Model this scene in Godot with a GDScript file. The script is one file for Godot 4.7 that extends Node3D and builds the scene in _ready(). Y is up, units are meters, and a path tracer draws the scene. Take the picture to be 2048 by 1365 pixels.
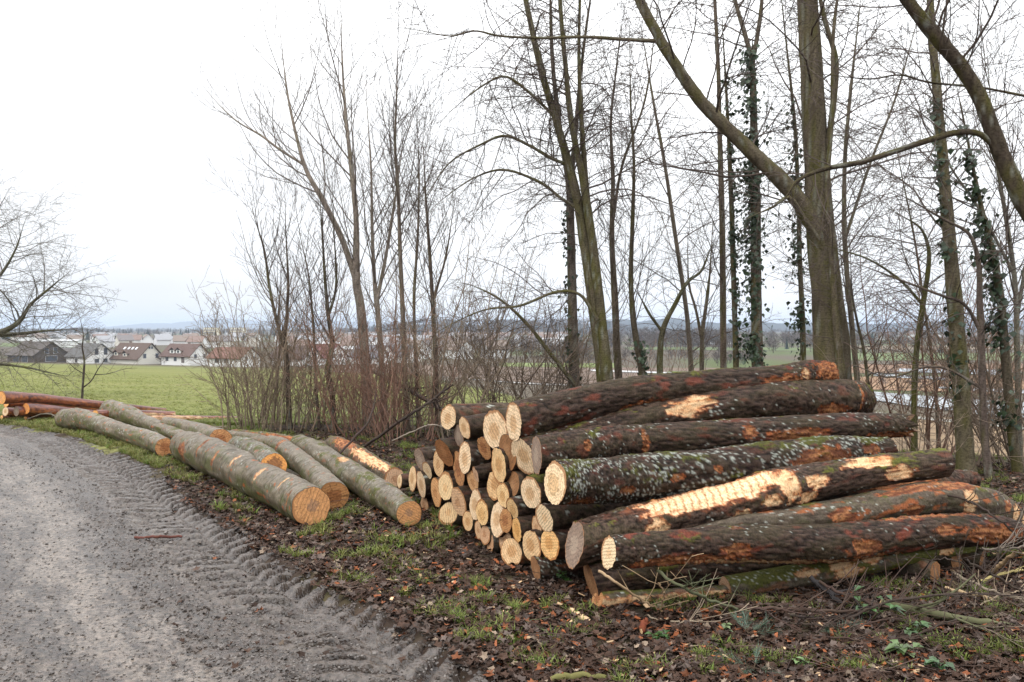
extends Node3D

# ------------------------------------------------------------------ small helpers
class Buf:
	var v := PackedVector3Array()
	var n := PackedVector3Array()
	var c := PackedColorArray()
	var u := PackedVector2Array()
	var i := PackedInt32Array()

var rng := RandomNumberGenerator.new()
var noise := FastNoiseLite.new()
var fine := FastNoiseLite.new()
var M := {}
var used := {}

func V(x: float, y: float, z: float) -> Vector3:
	return Vector3(x, y, z)

func nz(x: float, y: float, z: float) -> float:
	return noise.get_noise_3d(x, y, z)

func numbered(called: String) -> String:
	if not used.has(called):
		used[called] = 0
		return called
	used[called] += 1
	return "%s_%03d" % [called, used[called]]

func thing(called: String, label: String, category: String, at := Vector3.ZERO, group := "") -> Node3D:
	var o := Node3D.new()
	o.name = numbered(called)
	add_child(o)
	o.position = at
	o.set_meta("label", label)
	o.set_meta("category", category)
	if group != "":
		o.set_meta("group", group)
	return o

func commit(b: Buf) -> ArrayMesh:
	var a := []
	a.resize(Mesh.ARRAY_MAX)
	a[Mesh.ARRAY_VERTEX] = b.v
	a[Mesh.ARRAY_NORMAL] = b.n
	if b.c.size() == b.v.size():
		a[Mesh.ARRAY_COLOR] = b.c
	if b.u.size() == b.v.size():
		a[Mesh.ARRAY_TEX_UV] = b.u
	a[Mesh.ARRAY_INDEX] = b.i
	var m := ArrayMesh.new()
	m.add_surface_from_arrays(Mesh.PRIMITIVE_TRIANGLES, a)
	return m

func put(called: String, mesh: Mesh, mat: Material, parent: Node) -> MeshInstance3D:
	var o := MeshInstance3D.new()
	o.name = called
	o.mesh = mesh
	o.material_override = mat
	parent.add_child(o, true)
	return o

func structure(called: String, mesh: Mesh, mat: Material) -> MeshInstance3D:
	var o := put(numbered(called), mesh, mat, self)
	o.set_meta("kind", "structure")
	return o

func stuff(called: String, mesh: Mesh, mat: Material, label: String, category: String) -> MeshInstance3D:
	var o := put(numbered(called), mesh, mat, self)
	o.set_meta("kind", "stuff")
	o.set_meta("label", label)
	o.set_meta("category", category)
	return o

func scatter(called: String, mesh: Mesh, mat: Material, spots: Array, cols: PackedColorArray, label: String, category: String) -> MultiMeshInstance3D:
	var mm := MultiMesh.new()
	mm.transform_format = MultiMesh.TRANSFORM_3D
	mm.use_colors = true
	mm.mesh = mesh
	mm.instance_count = spots.size()
	for k in spots.size():
		mm.set_instance_transform(k, spots[k])
		mm.set_instance_color(k, cols[k])
	var o := MultiMeshInstance3D.new()
	o.name = numbered(called)
	o.multimesh = mm
	o.material_override = mat
	add_child(o)
	o.set_meta("kind", "stuff")
	o.set_meta("label", label)
	o.set_meta("category", category)
	return o

func dup(src: Node3D, at: Vector3, turn: float, label := "") -> Node3D:
	var r: Node3D = src.duplicate()
	r.name = numbered(plain_name(src.name))
	add_child(r)
	r.position = at
	r.rotation.y = turn
	if label != "":
		r.set_meta("label", label)
	return r

func mat(rough := 0.8, spec := 0.5) -> StandardMaterial3D:
	var m := StandardMaterial3D.new()
	m.vertex_color_use_as_albedo = true
	m.roughness = rough
	m.metallic_specular = spec
	return m

func noise_tex(freq: float, lo: Color, hi: Color, seed_ := 1, size := 512, normal := false, bump := 4.0, octaves := 5) -> NoiseTexture2D:
	var f := FastNoiseLite.new()
	f.noise_type = FastNoiseLite.TYPE_SIMPLEX_SMOOTH
	f.seed = seed_
	f.frequency = freq
	f.fractal_octaves = octaves
	var t := NoiseTexture2D.new()
	t.width = size
	t.height = size
	t.seamless = true
	t.noise = f
	t.as_normal_map = normal
	t.bump_strength = bump
	if not normal:
		var g := Gradient.new()
		g.set_color(0, lo)
		g.set_color(1, hi)
		t.color_ramp = g
	return t

func grain(m: StandardMaterial3D, freq: float, lo: float, hi: float, scale: float, bump := 0.0, seed_ := 1) -> StandardMaterial3D:
	m.albedo_texture = noise_tex(freq, Color(lo, lo, lo), Color(hi, hi, hi), seed_)
	m.uv1_triplanar = true
	m.uv1_world_triplanar = true
	m.uv1_scale = Vector3.ONE * scale
	if bump > 0.0:
		m.normal_enabled = true
		m.normal_texture = noise_tex(freq * 1.5, Color.BLACK, Color.WHITE, seed_ + 7, 512, true, bump)
	return m

func quad(b: Buf, p0: Vector3, p1: Vector3, p2: Vector3, p3: Vector3, col: Color) -> void:
	# p0..p3 anticlockwise seen from the front
	var k := b.v.size()
	var nn := (p1 - p0).cross(p2 - p0).normalized()
	for p in [p0, p1, p2, p3]:
		b.v.append(p)
		b.n.append(nn)
		b.c.append(col)
	b.i.append_array(PackedInt32Array([k, k + 2, k + 1, k, k + 3, k + 2]))

func tri(b: Buf, p0: Vector3, p1: Vector3, p2: Vector3, col: Color) -> void:
	var k := b.v.size()
	var nn := (p1 - p0).cross(p2 - p0).normalized()
	for p in [p0, p1, p2]:
		b.v.append(p)
		b.n.append(nn)
		b.c.append(col)
	b.i.append_array(PackedInt32Array([k, k + 2, k + 1]))

func box(b: Buf, lo: Vector3, hi: Vector3, col: Color, xf := Transform3D.IDENTITY) -> void:
	var p := []
	for k in 8:
		p.append(xf * Vector3(hi.x if k & 1 else lo.x, hi.y if k & 2 else lo.y, hi.z if k & 4 else lo.z))
	for f in [[4, 5, 7, 6], [1, 0, 2, 3], [0, 4, 6, 2], [5, 1, 3, 7], [6, 7, 3, 2], [0, 1, 5, 4]]:
		quad(b, p[f[0]], p[f[1]], p[f[2]], p[f[3]], col)

func spline(pts: Array, t: float) -> Vector3:
	var n := pts.size() - 1
	var x := clampf(t, 0.0, 1.0) * n
	var k := mini(int(x), n - 1)
	var f := x - k
	var a: Vector3 = pts[maxi(k - 1, 0)] if k > 0 else pts[0] * 2.0 - pts[1]
	var d: Vector3 = pts[k + 2] if k + 2 <= n else pts[n] * 2.0 - pts[n - 1]
	return (pts[k] as Vector3).cubic_interpolate(pts[k + 1], a, d, f)

func ramp(rads: Array, t: float) -> float:
	var n := rads.size() - 1
	var x := clampf(t, 0.0, 1.0) * n
	var k := mini(int(x), n - 1)
	return lerpf(rads[k], rads[k + 1], smoothstep(0.0, 1.0, x - k))

func tube(b: Buf, pts: PackedVector3Array, rads: PackedFloat32Array, sides: int, col: Color, vary := 0.0) -> void:
	var n := pts.size()
	var base := b.v.size()
	var t0 := (pts[1] - pts[0]).normalized()
	var up := Vector3.UP if absf(t0.y) < 0.8 else Vector3.RIGHT
	var s := t0.cross(up).normalized()
	for k in n:
		var t := (pts[mini(k + 1, n - 1)] - pts[maxi(k - 1, 0)]).normalized()
		s = (s - t * s.dot(t)).normalized()
		var w := t.cross(s)
		var cc := col
		if vary > 0.0:
			var q := 1.0 + vary * nz(pts[k].x * 3.0, pts[k].y * 3.0, pts[k].z * 3.0)
			cc = Color(col.r * q, col.g * q, col.b * q)
		for j in sides:
			var a := TAU * j / sides
			var d := s * cos(a) + w * sin(a)
			b.v.append(pts[k] + d * rads[k])
			b.n.append(d)
			b.c.append(cc)
	for k in n - 1:
		for j in sides:
			var j2 := (j + 1) % sides
			var p := base + k * sides
			b.i.append(p + j)
			b.i.append(p + sides + j2)
			b.i.append(p + j2)
			b.i.append(p + j)
			b.i.append(p + sides + j)
			b.i.append(p + sides + j2)

# ------------------------------------------------------------------ the lie of the land (x to the right, f forwards = -z)
func land(x: float, f: float) -> float:
	var e := 0.45 * x + 0.9 * f - 11.0
	var y := 0.0
	if e > 0.0:
		var t := atan2(x, maxf(f, 0.1))
		var sl := lerpf(0.072, 0.19, smoothstep(-0.15, 0.35, t))
		var d := e * e / (e + 4.0) * sl
		y = -14.0 * (d / 15.5 if d < 11.0 else smooth_floor(d))
	return y + 0.035 * nz(x * 0.7, 3.0, f * 0.7) * smoothstep(40.0, 10.0, absf(f))

func smooth_floor(d: float) -> float:
	var a := 11.0 / 15.5
	return a + (1.0 - a) * (1.0 - exp(-(d - 11.0) / 4.5))

var edge := []      # right-hand edge of the track, as (x, f)
func edge_frame(x: float, f: float) -> Vector2:
	# (distance along the track, distance to the left of its right edge)
	var best := 1e9
	var out := Vector2(0, -99)
	var run := 0.0
	var p := Vector2(x, f)
	for k in edge.size() - 1:
		var a: Vector2 = edge[k]
		var d: Vector2 = edge[k + 1] - a
		var l := d.length()
		var q := clampf((p - a).dot(d) / (l * l), 0.0, 1.0)
		var r := p - (a + d * q)
		if r.length_squared() < best:
			best = r.length_squared()
			out = Vector2(run + l * q, signf(d.cross(r)) * r.length())
		run += l
	return out

# ------------------------------------------------------------------ logs
func patch_value(s: float, ph: float, q: Array, wob: float) -> float:
	var dp := wrapf(ph - deg_to_rad(q[1]), -PI, PI)
	var a: float = (s - q[0]) / q[2]
	var c: float = dp / deg_to_rad(q[3])
	return sqrt(a * a + c * c) + 0.45 * wob

func cap(pts: PackedVector3Array, centre: Vector3, nrm: Vector3, tint: Color, spin: float, rough: float) -> ArrayMesh:
	var b := Buf.new()
	var n := pts.size()
	var rings := 7
	var flip := (pts[0] - centre).cross(pts[n / 4] - centre).dot(nrm) < 0.0
	for k in rings + 1:
		for j in n:
			var w := float(k) / rings
			var p := centre.lerp(pts[j], w * 0.985)
			p += nrm * (0.004 * (1.0 - w * w) + rough * nz(p.x * 30.0, p.y * 30.0, p.z * 30.0))
			b.v.append(p)
			b.n.append(nrm)
			b.c.append(tint)
			var a := TAU * j / n + spin
			b.u.append(Vector2(0.5 + 0.48 * w * cos(a), 0.5 + 0.48 * w * sin(a)))
	for k in rings:
		for j in n:
			var j2 := (j + 1) % n
			var p := k * n
			if flip:
				b.i.append_array(PackedInt32Array([p + j, p + n + j, p + n + j2, p + j, p + n + j2, p + j2]))
			else:
				b.i.append_array(PackedInt32Array([p + j, p + n + j2, p + n + j, p + j, p + j2, p + n + j2]))
	return commit(b)

# kinds of bark: ash (dark, furrowed), beech (smooth grey green), pine (red brown, partly peeled), alder (grey, scaly)
func tree_log(label: String, kind: String, face: int, pts: Array, rads: Array, o := {}) -> Node3D:
	var root := thing("log", label, "log", Vector3.ZERO, o.get("group", ""))
	root.position = pts[0]
	var cell: float = o.get("cell", 0.02)
	var steps := 60
	var length := 0.0
	var last: Vector3 = pts[0]
	for k in range(1, steps + 1):
		var p := spline(pts, float(k) / steps)
		length += p.distance_to(last)
		last = p
	var nr := maxi(6, int(length / cell))
	var rmax: float = rads.max()
	var nj := clampi(int(TAU * rmax / (cell * 0.75)), 14, 72)
	var patches: Array = o.get("patches", [])
	var moss: float = o.get("moss", 0.0)
	var lich: float = o.get("lich", 0.2)
	var spots: float = o.get("spots", 0.3)
	var tone: float = o.get("tone", 1.0)
	var tilt: Vector2 = o.get("tilt", Vector2(rng.randf_range(-0.2, 0.2), rng.randf_range(-0.06, 0.2)))
	var splinter: float = o.get("splinter", 0.0)
	var sd: float = rng.randf() * 90.0
	var furrow: float = {"ash": 0.0075, "beech": 0.0012, "pine": 0.0016, "alder": 0.0022}[kind]
	var b := Buf.new()
	var t := (spline(pts, 0.01) - spline(pts, 0.0)).normalized()
	var up := (Vector3.UP - t * t.y).normalized()
	for i in nr + 1:
		var q := float(i) / nr
		var s := q * length
		var pc := spline(pts, q)
		t = (spline(pts, minf(q + 0.01, 1.0)) - spline(pts, maxf(q - 0.01, 0.0))).normalized()
		up = (up - t * up.dot(t)).normalized()
		var side := t.cross(up)
		var rr := ramp(rads, q)
		for j in nj:
			var ph := TAU * j / nj
			var cx := cos(ph)
			var sx := sin(ph)
			var d := up * cx + side * sx
			var ax := cx * rr
			var ay := sx * rr
			var low := 0.6 * nz(s * 1.6 + sd, cx * 0.6, sx * 0.6) + 0.55 * nz(s * 2.5 + sd, cx * 1.5, sx * 1.5)
			var wob := nz(s * 11.0 + sd, ax * 13.0 + 5.0, ay * 13.0)
			var wob2 := 0.65 * fine.get_noise_3d(s * 34.0 + sd, ax * 42.0 + 5.0, ay * 42.0)
			var wob3 := 0.65 * fine.get_noise_3d(s * 6.0 + sd, ax * 38.0 + 15.0, ay * 38.0)
			var r := rr * (1.0 + 0.11 * low)
			var col: Color
			if kind == "ash":
				var fw := 0.6 * fine.get_noise_3d(s * 8.0 + sd, ax * 36.0, ay * 36.0 + 20.0) + 0.3 * wob
				var ridge := 1.0 - minf(1.0, absf(fw) * 3.2)
				ridge = 1.0 - ridge
				r += furrow * (ridge - 0.5) + 0.002 * wob2
				col = Color(0.012, 0.008, 0.006).lerp(Color(0.086, 0.056, 0.042), clampf(ridge * 0.8 + 0.35 * wob2, 0.0, 1.0))
				col = col.lerp(Color(0.07, 0.057, 0.03), clampf(0.1 + low * 0.9, 0.0, 0.4))
				var red := nz(s * 4.0 + sd + 50.0, ax * 9.0, ay * 9.0)
				if red > 0.22:
					col = col.lerp(Color(0.16, 0.045, 0.028), minf(1.0, (red - 0.22) * 5.0) * spots)
			elif kind == "beech":
				var band := nz(s * 26.0 + sd + ax * 6.0, ax * 3.0, ay * 3.0)
				r += furrow * band * 2.0
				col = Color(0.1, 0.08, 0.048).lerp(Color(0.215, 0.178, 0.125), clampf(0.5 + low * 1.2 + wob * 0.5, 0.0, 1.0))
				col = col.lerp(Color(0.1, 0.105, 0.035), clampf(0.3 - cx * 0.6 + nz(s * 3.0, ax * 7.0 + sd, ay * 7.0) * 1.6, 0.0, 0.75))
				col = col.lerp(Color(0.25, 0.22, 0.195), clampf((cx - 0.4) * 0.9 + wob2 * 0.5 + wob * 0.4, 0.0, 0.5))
				if band > 0.2:
					col = col.lerp(Color(0.055, 0.045, 0.03), minf(1.0, (band - 0.2) * 4.0) * 0.65)
				var red2 := nz(s * 6.0 + sd + 50.0, ax * 12.0, ay * 12.0) + 0.22 * wob2
				if red2 > 0.44:
					col = col.lerp(Color(0.36, 0.1, 0.035), minf(1.0, (red2 - 0.44) * 9.0) * minf(1.0, spots * 2.0))
			elif kind == "pine":
				r += furrow * wob2 * 1.5
				col = Color(0.19, 0.062, 0.042).lerp(Color(0.075, 0.03, 0.028), clampf(0.5 + low * 1.4, 0.0, 1.0))
				col = col.lerp(Color(0.42, 0.14, 0.045), clampf(-0.1 + absf(sx) * 0.55 + wob * 0.9 - maxf(0.0, cx) * 0.7, 0.0, 0.9))
			else:
				var fw2 := nz(s * 22.0 + sd, ax * 40.0, ay * 40.0)
				r += furrow * fw2 * 1.6
				col = Color(0.055, 0.041, 0.03).lerp(Color(0.15, 0.118, 0.087), clampf(0.5 + fw2 * 0.9 + low * 0.6, 0.0, 1.0))
				col = col.lerp(Color(0.08, 0.08, 0.03), clampf(0.05 + wob * 0.7, 0.0, 0.5))
				var red3 := nz(s * 4.0 + sd + 50.0, ax * 9.0, ay * 9.0) + 0.15 * wob2
				if red3 > 0.26:
					col = col.lerp(Color(0.33, 0.1, 0.035), minf(1.0, (red3 - 0.26) * 7.0) * spots)
			if moss > 0.0:
				var mo := nz(s * 2.6 + sd + 9.0, ax * 6.0, ay * 6.0) + 0.35 * wob2 + cx * 0.3 - 0.8 + moss * 0.95
				if mo > 0.0:
					var mq := minf(1.0, mo * 7.0)
					col = col.lerp(Color(0.055, 0.062, 0.01).lerp(Color(0.11, 0.11, 0.022), clampf(0.5 + wob2, 0.0, 1.0)), mq * 0.9)
					r += 0.004 * mq
			if lich > 0.0:
				var lr := nz(s * 2.2 + sd + 70.0, ax * 6.0, ay * 6.0) * 0.9 + (lich - 0.66) * 0.95
				var sp := fine.get_noise_3d(s * 36.0 + sd * 3.0, ax * 40.0 + 31.0, ay * 40.0) + 0.6 * wob2 + 0.75 * lr
				if sp > 0.62:
					col = col.lerp(Color(0.40, 0.42, 0.37), minf(1.0, (sp - 0.62) * 8.0) * 0.85)
			for pt in patches:
				var pv := patch_value(s, ph, pt, wob * 1.3 + 0.7 * wob3 + 0.5 * wob2 if pt[4] != "striped" else wob * 0.5 + wob3 * 0.5)
				if pv < 1.25:
					var wood := Color(0.62, 0.42, 0.24).lerp(Color(0.47, 0.23, 0.1), clampf(0.4 + wob3 * 1.5 + wob2 * 0.6, 0.0, 1.0))
					if pt[4] == "orange":
						wood = Color(0.14, 0.05, 0.026).lerp(Color(0.42, 0.185, 0.078), clampf(0.45 + wob3 * 1.6 + wob * 0.9, 0.0, 1.0))
					elif pt[4] == "striped":
						var st := fposmod(s * 16.0 + wob * 0.18 + ph * 0.6, 1.0)
						wood = Color(0.70, 0.50, 0.30).lerp(Color(0.55, 0.34, 0.17), clampf(wob3 * 1.5, 0.0, 1.0))
						if st > 0.76:
							wood = Color(0.36, 0.19, 0.09)
					if wob3 + 0.5 * wob2 > 0.42 and pt[4] != "striped":
						pv = 1.1
					if pv < 0.92:
						col = wood
						r -= furrow * 0.9 + 0.002
					elif pv < 1.0:
						col = wood.lerp(Color(0.42, 0.12, 0.04), 0.6)
						r -= furrow * 0.5
					else:
						r += 0.006 * (1.25 - pv) * 4.0 * (0.6 + wob2)
						col = col.lerp(Color(0.36, 0.1, 0.035), (1.25 - pv) * 3.0 * (0.45 + wob2))
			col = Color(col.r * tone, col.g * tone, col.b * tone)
			var endness := 0.0
			if i == 0:
				endness = tilt.x * cx * rr + tilt.y * sx * rr
			elif i < 8:
				endness = (tilt.x * cx * rr + tilt.y * sx * rr) * (1.0 - i / 8.0)
			if splinter > 0.0 and i > nr - 8:
				endness += splinter * nz(ax * 40.0, ay * 40.0, sd) * (i - nr + 8) / 8.0
			b.v.append(pc + d * r + t * endness - pts[0])
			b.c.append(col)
	# normals from the grid
	b.n.resize(b.v.size())
	for i in nr + 1:
		var i0 := maxi(i - 1, 0) * nj
		var i1 := mini(i + 1, nr) * nj
		for j in nj:
			var jn := (j + 1) % nj
			var jp := (j + nj - 1) % nj
			var along := b.v[i1 + j] - b.v[i0 + j]
			var around := b.v[i * nj + jn] - b.v[i * nj + jp]
			b.n[i * nj + j] = around.cross(along).normalized()
	for i in nr:
		for j in nj:
			var j2 := (j + 1) % nj
			var p := i * nj
			b.i.append_array(PackedInt32Array([p + j, p + nj + j, p + nj + j2, p + j, p + nj + j2, p + j2]))
	put("bark", commit(b), M[kind + "_bark"], root)
	var tint: Color = o.get("tint", Color.WHITE)
	var rim := b.v.slice(0, nj)
	var c0 := Vector3.ZERO
	for p in rim:
		c0 += p / nj
	var t0 := (rim[nj / 4] - c0).cross(rim[0] - c0).normalized()
	if t0.dot(pts[1] - pts[0]) > 0.0:
		t0 = -t0
	put("cut_face", cap(rim, c0, t0, tint, rng.randf() * TAU, o.get("rough", 0.0015)), M.faces[face], root)
	var rim2 := b.v.slice(nr * nj, nr * nj + nj)
	var c1 := Vector3.ZERO
	for p in rim2:
		c1 += p / nj
	put("cut_face", cap(rim2, c1, t, tint, rng.randf() * TAU, maxf(0.0015, splinter * 0.4)), M.faces[o.get("far_face", 4)], root)
	return root

func plain_name(n: String) -> String:
	return n.left(n.length() - 4) if n.length() > 4 and n[n.length() - 4] == "_" and n.right(3).is_valid_int() else n

# ------------------------------------------------------------------ trees and shrubs
# style: angle of side shoots (deg), lift (upward pull), wander, shoots per metre by level, length of shoots by level
var STY := {
	"beech": {"ang": 58.0, "lift": -0.015, "wander": 0.2, "per": [0.0, 8.0, 6.5], "len": [0.5, 0.52, 0.42], "flat": 0.5},
	"lime": {"ang": 62.0, "lift": -0.07, "wander": 0.26, "per": [0.0, 9.0, 7.5], "len": [0.5, 0.5, 0.4], "flat": 0.3},
	"ash": {"ang": 42.0, "lift": 0.13, "wander": 0.12, "per": [0.0, 5.0, 4.2], "len": [0.5, 0.6, 0.5], "flat": 0.0},
	"scrub": {"ang": 48.0, "lift": 0.05, "wander": 0.2, "per": [0.0, 4.5, 4.0], "len": [0.4, 0.5, 0.45], "flat": 0.0}}

func shoot(b: Buf, p0: Vector3, dir: Vector3, length: float, r0: float, lvl: int, st: Dictionary, col: Color) -> void:
	var n := clampi(int(length / 0.17), 2 if lvl == 0 else 3, 8)
	var pts := PackedVector3Array([p0])
	var rads := PackedFloat32Array([r0])
	var d := dir
	var w: float = st.wander
	var tip := maxf(0.0024, r0 * 0.22)
	for k in n:
		var lift: float = st.lift * (1.0 if k < n / 2 else 1.6)
		d = (d + Vector3(rng.randf_range(-w, w), rng.randf_range(-w, w) + lift, rng.randf_range(-w, w))).normalized()
		pts.append(pts[-1] + d * (length / n))
		rads.append(lerpf(r0, tip, float(k + 1) / n))
	tube(b, pts, rads, 5 if r0 > 0.012 else 3, col, 0.25)
	if lvl <= 0:
		return
	var cnt := int(length * st.per[lvl] * rng.randf_range(0.8, 1.2) + 0.5)
	for k in cnt:
		var q := lerpf(0.15, 0.97, (k + rng.randf()) / cnt)
		var at := q * n
		var a := mini(int(at), n - 1)
		var pp := pts[a].lerp(pts[a + 1], at - a)
		var pd := (pts[a + 1] - pts[a]).normalized()
		var l: float = length * st.len[lvl] * (1.05 - 0.75 * q) * rng.randf_range(0.6, 1.25)
		if l < 0.07:
			continue
		var rr := maxf(0.0026, minf(lerpf(r0, tip, q) * 0.6, l * 0.0075))
		shoot(b, pp, fork(pd, st.ang * rng.randf_range(0.7, 1.25), st.flat), l, rr, lvl - 1, st, col)

func fork(d: Vector3, ang: float, flat: float) -> Vector3:
	var s := d.cross(Vector3.UP if absf(d.y) < 0.9 else Vector3.RIGHT).normalized()
	var w := s.cross(d)
	var a := rng.randf() * TAU
	var off := s * cos(a) + w * sin(a) * (1.0 - flat)
	return (d * cos(deg_to_rad(ang)) + off.normalized() * sin(deg_to_rad(ang))).normalized()

# stems: [points, radii, shoots per metre, shoots from this share of the stem on, shoot length at its start, levels]
func tree(called: String, label: String, style: String, stems: Array, o := {}) -> Node3D:
	var p0: Vector3 = stems[0][0][0]
	p0.y = land(p0.x, -p0.z)
	var root := thing(called, label, o.get("category", "tree"), p0, o.get("group", ""))
	var st: Dictionary = STY[style].duplicate(true)
	var dens: float = o.get("dens", 1.0)
	for k in 3:
		st.per[k] *= dens
	var trunk := Buf.new()
	var crown := Buf.new()
	var bark: Color = o.get("bark", Color(0.085, 0.07, 0.05)) * 1.45
	var algae: float = o.get("algae", 0.5)
	var twig: Color = o.get("twig", Color(0.06, 0.047, 0.04)) * 1.7
	var ivy_buf := Buf.new()
	for si in stems.size():
		var sm: Array = stems[si]
		var pts: Array = (sm[0] as Array).duplicate()
		var rads: Array = (sm[1] as Array).duplicate()
		var nn := pts.size()
		pts.append(pts[nn - 1] + ((pts[nn - 1] as Vector3) - pts[nn - 2]) * 0.6 + Vector3(0, st.lift * 0.8, 0))
		rads[nn - 1] *= 0.7
		rads.append(0.0025)
		if si == 0 or sm.size() > 6:
			var g: Vector3 = pts[0]
			var gy := land(g.x, -g.z)
			if g.y > gy + 0.3:
				pts.push_front(Vector3(g.x, gy - 0.15, g.z))
				rads.push_front(rads[0] * 1.3)
			else:
				pts[0] = Vector3(g.x, gy - 0.15, g.z)
		var total := 0.0
		for k in pts.size() - 1:
			total += (pts[k] as Vector3).distance_to(pts[k + 1])
		var rmax: float = rads.max()
		var nr := clampi(int(total / clampf(rmax * 0.7, 0.08, 0.25)), 6, 90)
		var nj := 26 if rmax > 0.12 else 14 if rmax > 0.05 else 8
		var base := trunk.v.size()
		var t := (spline(pts, 0.02) - spline(pts, 0.0)).normalized()
		var s := t.cross(Vector3.FORWARD if absf(t.z) < 0.9 else Vector3.UP).normalized()
		var sd := rng.randf() * 50.0
		for i in nr + 1:
			var q := float(i) / nr
			var c := spline(pts, q)
			t = (spline(pts, minf(1.0, q + 0.01)) - spline(pts, maxf(0.0, q - 0.01))).normalized()
			s = (s - t * s.dot(t)).normalized()
			var w := t.cross(s)
			var rr := ramp(rads, q)
			if si == 0 and q < 0.12:
				rr *= 1.0 + 0.35 * pow(1.0 - q / 0.12, 2.0)
			for j in nj:
				var a := TAU * j / nj
				var d := s * cos(a) + w * sin(a)
				var p := c + d * rr
				var n1 := nz(p.x * 5.0 + sd, p.y * 2.2, p.z * 5.0)
				var n2 := nz(p.x * 24.0 + sd, p.y * 9.0, p.z * 24.0)
				p += d * rr * (0.1 * n1 + 0.055 * n2)
				var col := Color(bark.r * (1.0 + 0.7 * n2 + 0.4 * n1), bark.g * (1.0 + 0.7 * n2 + 0.4 * n1), bark.b * (1.0 + 0.7 * n2 + 0.4 * n1))
				var al := clampf(algae * 0.9 - 0.32 + n1 * 1.4 + d.x * -0.25 + d.y * 0.4, 0.0, 0.75)
				col = col.lerp(Color(0.09, 0.086, 0.022), al)
				if fine.get_noise_3d(p.x * 26.0, p.y * 20.0, p.z * 26.0) + 0.5 * n1 > 0.62:
					col = col.lerp(Color(0.3, 0.31, 0.27), 0.5)
				trunk.v.append(p - p0)
				trunk.n.append((d + t * 0.001).normalized())
				trunk.c.append(col)
		for i in nr:
			for j in nj:
				var j2 := (j + 1) % nj
				var p := base + i * nj
				trunk.i.append_array(PackedInt32Array([p + j, p + nj + j2, p + j2, p + j, p + nj + j, p + nj + j2]))
		var cnt := int(total * sm[2] * 1.7)
		for k in cnt:
			var q := lerpf(sm[3], 0.99, (k + rng.randf()) / cnt)
			var pp := spline(pts, q)
			var pd := (spline(pts, minf(1.0, q + 0.02)) - spline(pts, maxf(0.0, q - 0.02))).normalized()
			var l: float = sm[4] * 1.15 * lerpf(1.0, 0.6, q) * rng.randf_range(0.5, 1.2)
			shoot(crown, pp - p0, fork(pd, st.ang * rng.randf_range(0.7, 1.2), 0.0), l, minf(ramp(rads, q) * 0.5, l * 0.0062 + 0.0012), sm[5], st, twig)
		if si == 0 and o.has("ivy"):
			ivy_leaves(ivy_buf, pts, rads, o.ivy, p0)
	put("trunk", commit(trunk), M.trunk, root)
	if crown.v.size() > 0:
		put("crown", commit(crown), M.twig, root)
	if ivy_buf.v.size() > 0:
		var iv := put("ivy", commit(ivy_buf), M.leaf, root)
		iv.set_meta("kind", "stuff")
	return root

# ivy: [from, to (share of the stem), leaves, reach beyond the bark, bearing of the thick side in degrees]
func ivy_leaves(b: Buf, pts: Array, rads: Array, iv: Array, p0: Vector3) -> void:
	for k in iv[2]:
		var q := rng.randf_range(iv[0], iv[1])
		if nz(q * 16.0, 7.0 + p0.x, float(k % 3) * 0.4) < -0.02:
			continue
		var c := spline(pts, q)
		var a := deg_to_rad(iv[4]) + rng.randfn(0.0, 1.1)
		var d := Vector3(cos(a), rng.randf_range(-0.2, 0.4), sin(a)).normalized()
		var p := c + d * (ramp(rads, q) + absf(rng.randfn(0.0, iv[3]))) - p0
		var sz := rng.randf_range(0.022, 0.05)
		var nn := (d + Vector3(rng.randf_range(-0.8, 0.8), rng.randf_range(-0.3, 0.9), rng.randf_range(-0.8, 0.8))).normalized()
		var s := nn.cross(Vector3.UP).normalized() * sz
		var w := nn.cross(s) 
		var g := rng.randf_range(0.6, 1.5)
		var col := Color(0.022 * g, 0.04 * g, 0.016 * g)
		tri(b, p - s * 0.9, p + w * 1.2, p + nn * sz * 0.2 - w * 0.5, col)
		tri(b, p + nn * sz * 0.2 - w * 0.5, p + w * 1.2, p + s * 0.9, col)

func shrub(called: String, label: String, at: Vector2, stems: int, height: float, spread: float, col: Color, o := {}) -> Node3D:
	var p0 := Vector3(at.x, land(at.x, at.y), -at.y)
	var root := thing(called, label, "shrub", p0, o.get("group", ""))
	var st: Dictionary = STY[o.get("style", "scrub")]
	var lean: Vector2 = o.get("lean", Vector2.ZERO)
	var levels: int = o.get("levels", 1)
	var b := Buf.new()
	var foot: float = o.get("foot", 0.25)
	for k in stems:
		var a := rng.randf() * TAU
		var rr := sqrt(rng.randf()) * foot
		var p := Vector3(cos(a) * rr, -0.06, sin(a) * rr)
		var out := rng.randf_range(0.1, 1.0) * spread
		var d := Vector3(cos(a) * out + lean.x, 1.0, sin(a) * out + lean.y).normalized()
		var l := height * rng.randf_range(0.45, 1.1)
		var g := rng.randf_range(0.7, 1.4)
		shoot(b, p, d, l, l * rng.randf_range(0.0028, 0.0055) + 0.0015, levels, st, Color(col.r * g, col.g * g, col.b * g))
	put("stems", commit(b), M.twig, root)
	return root

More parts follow.
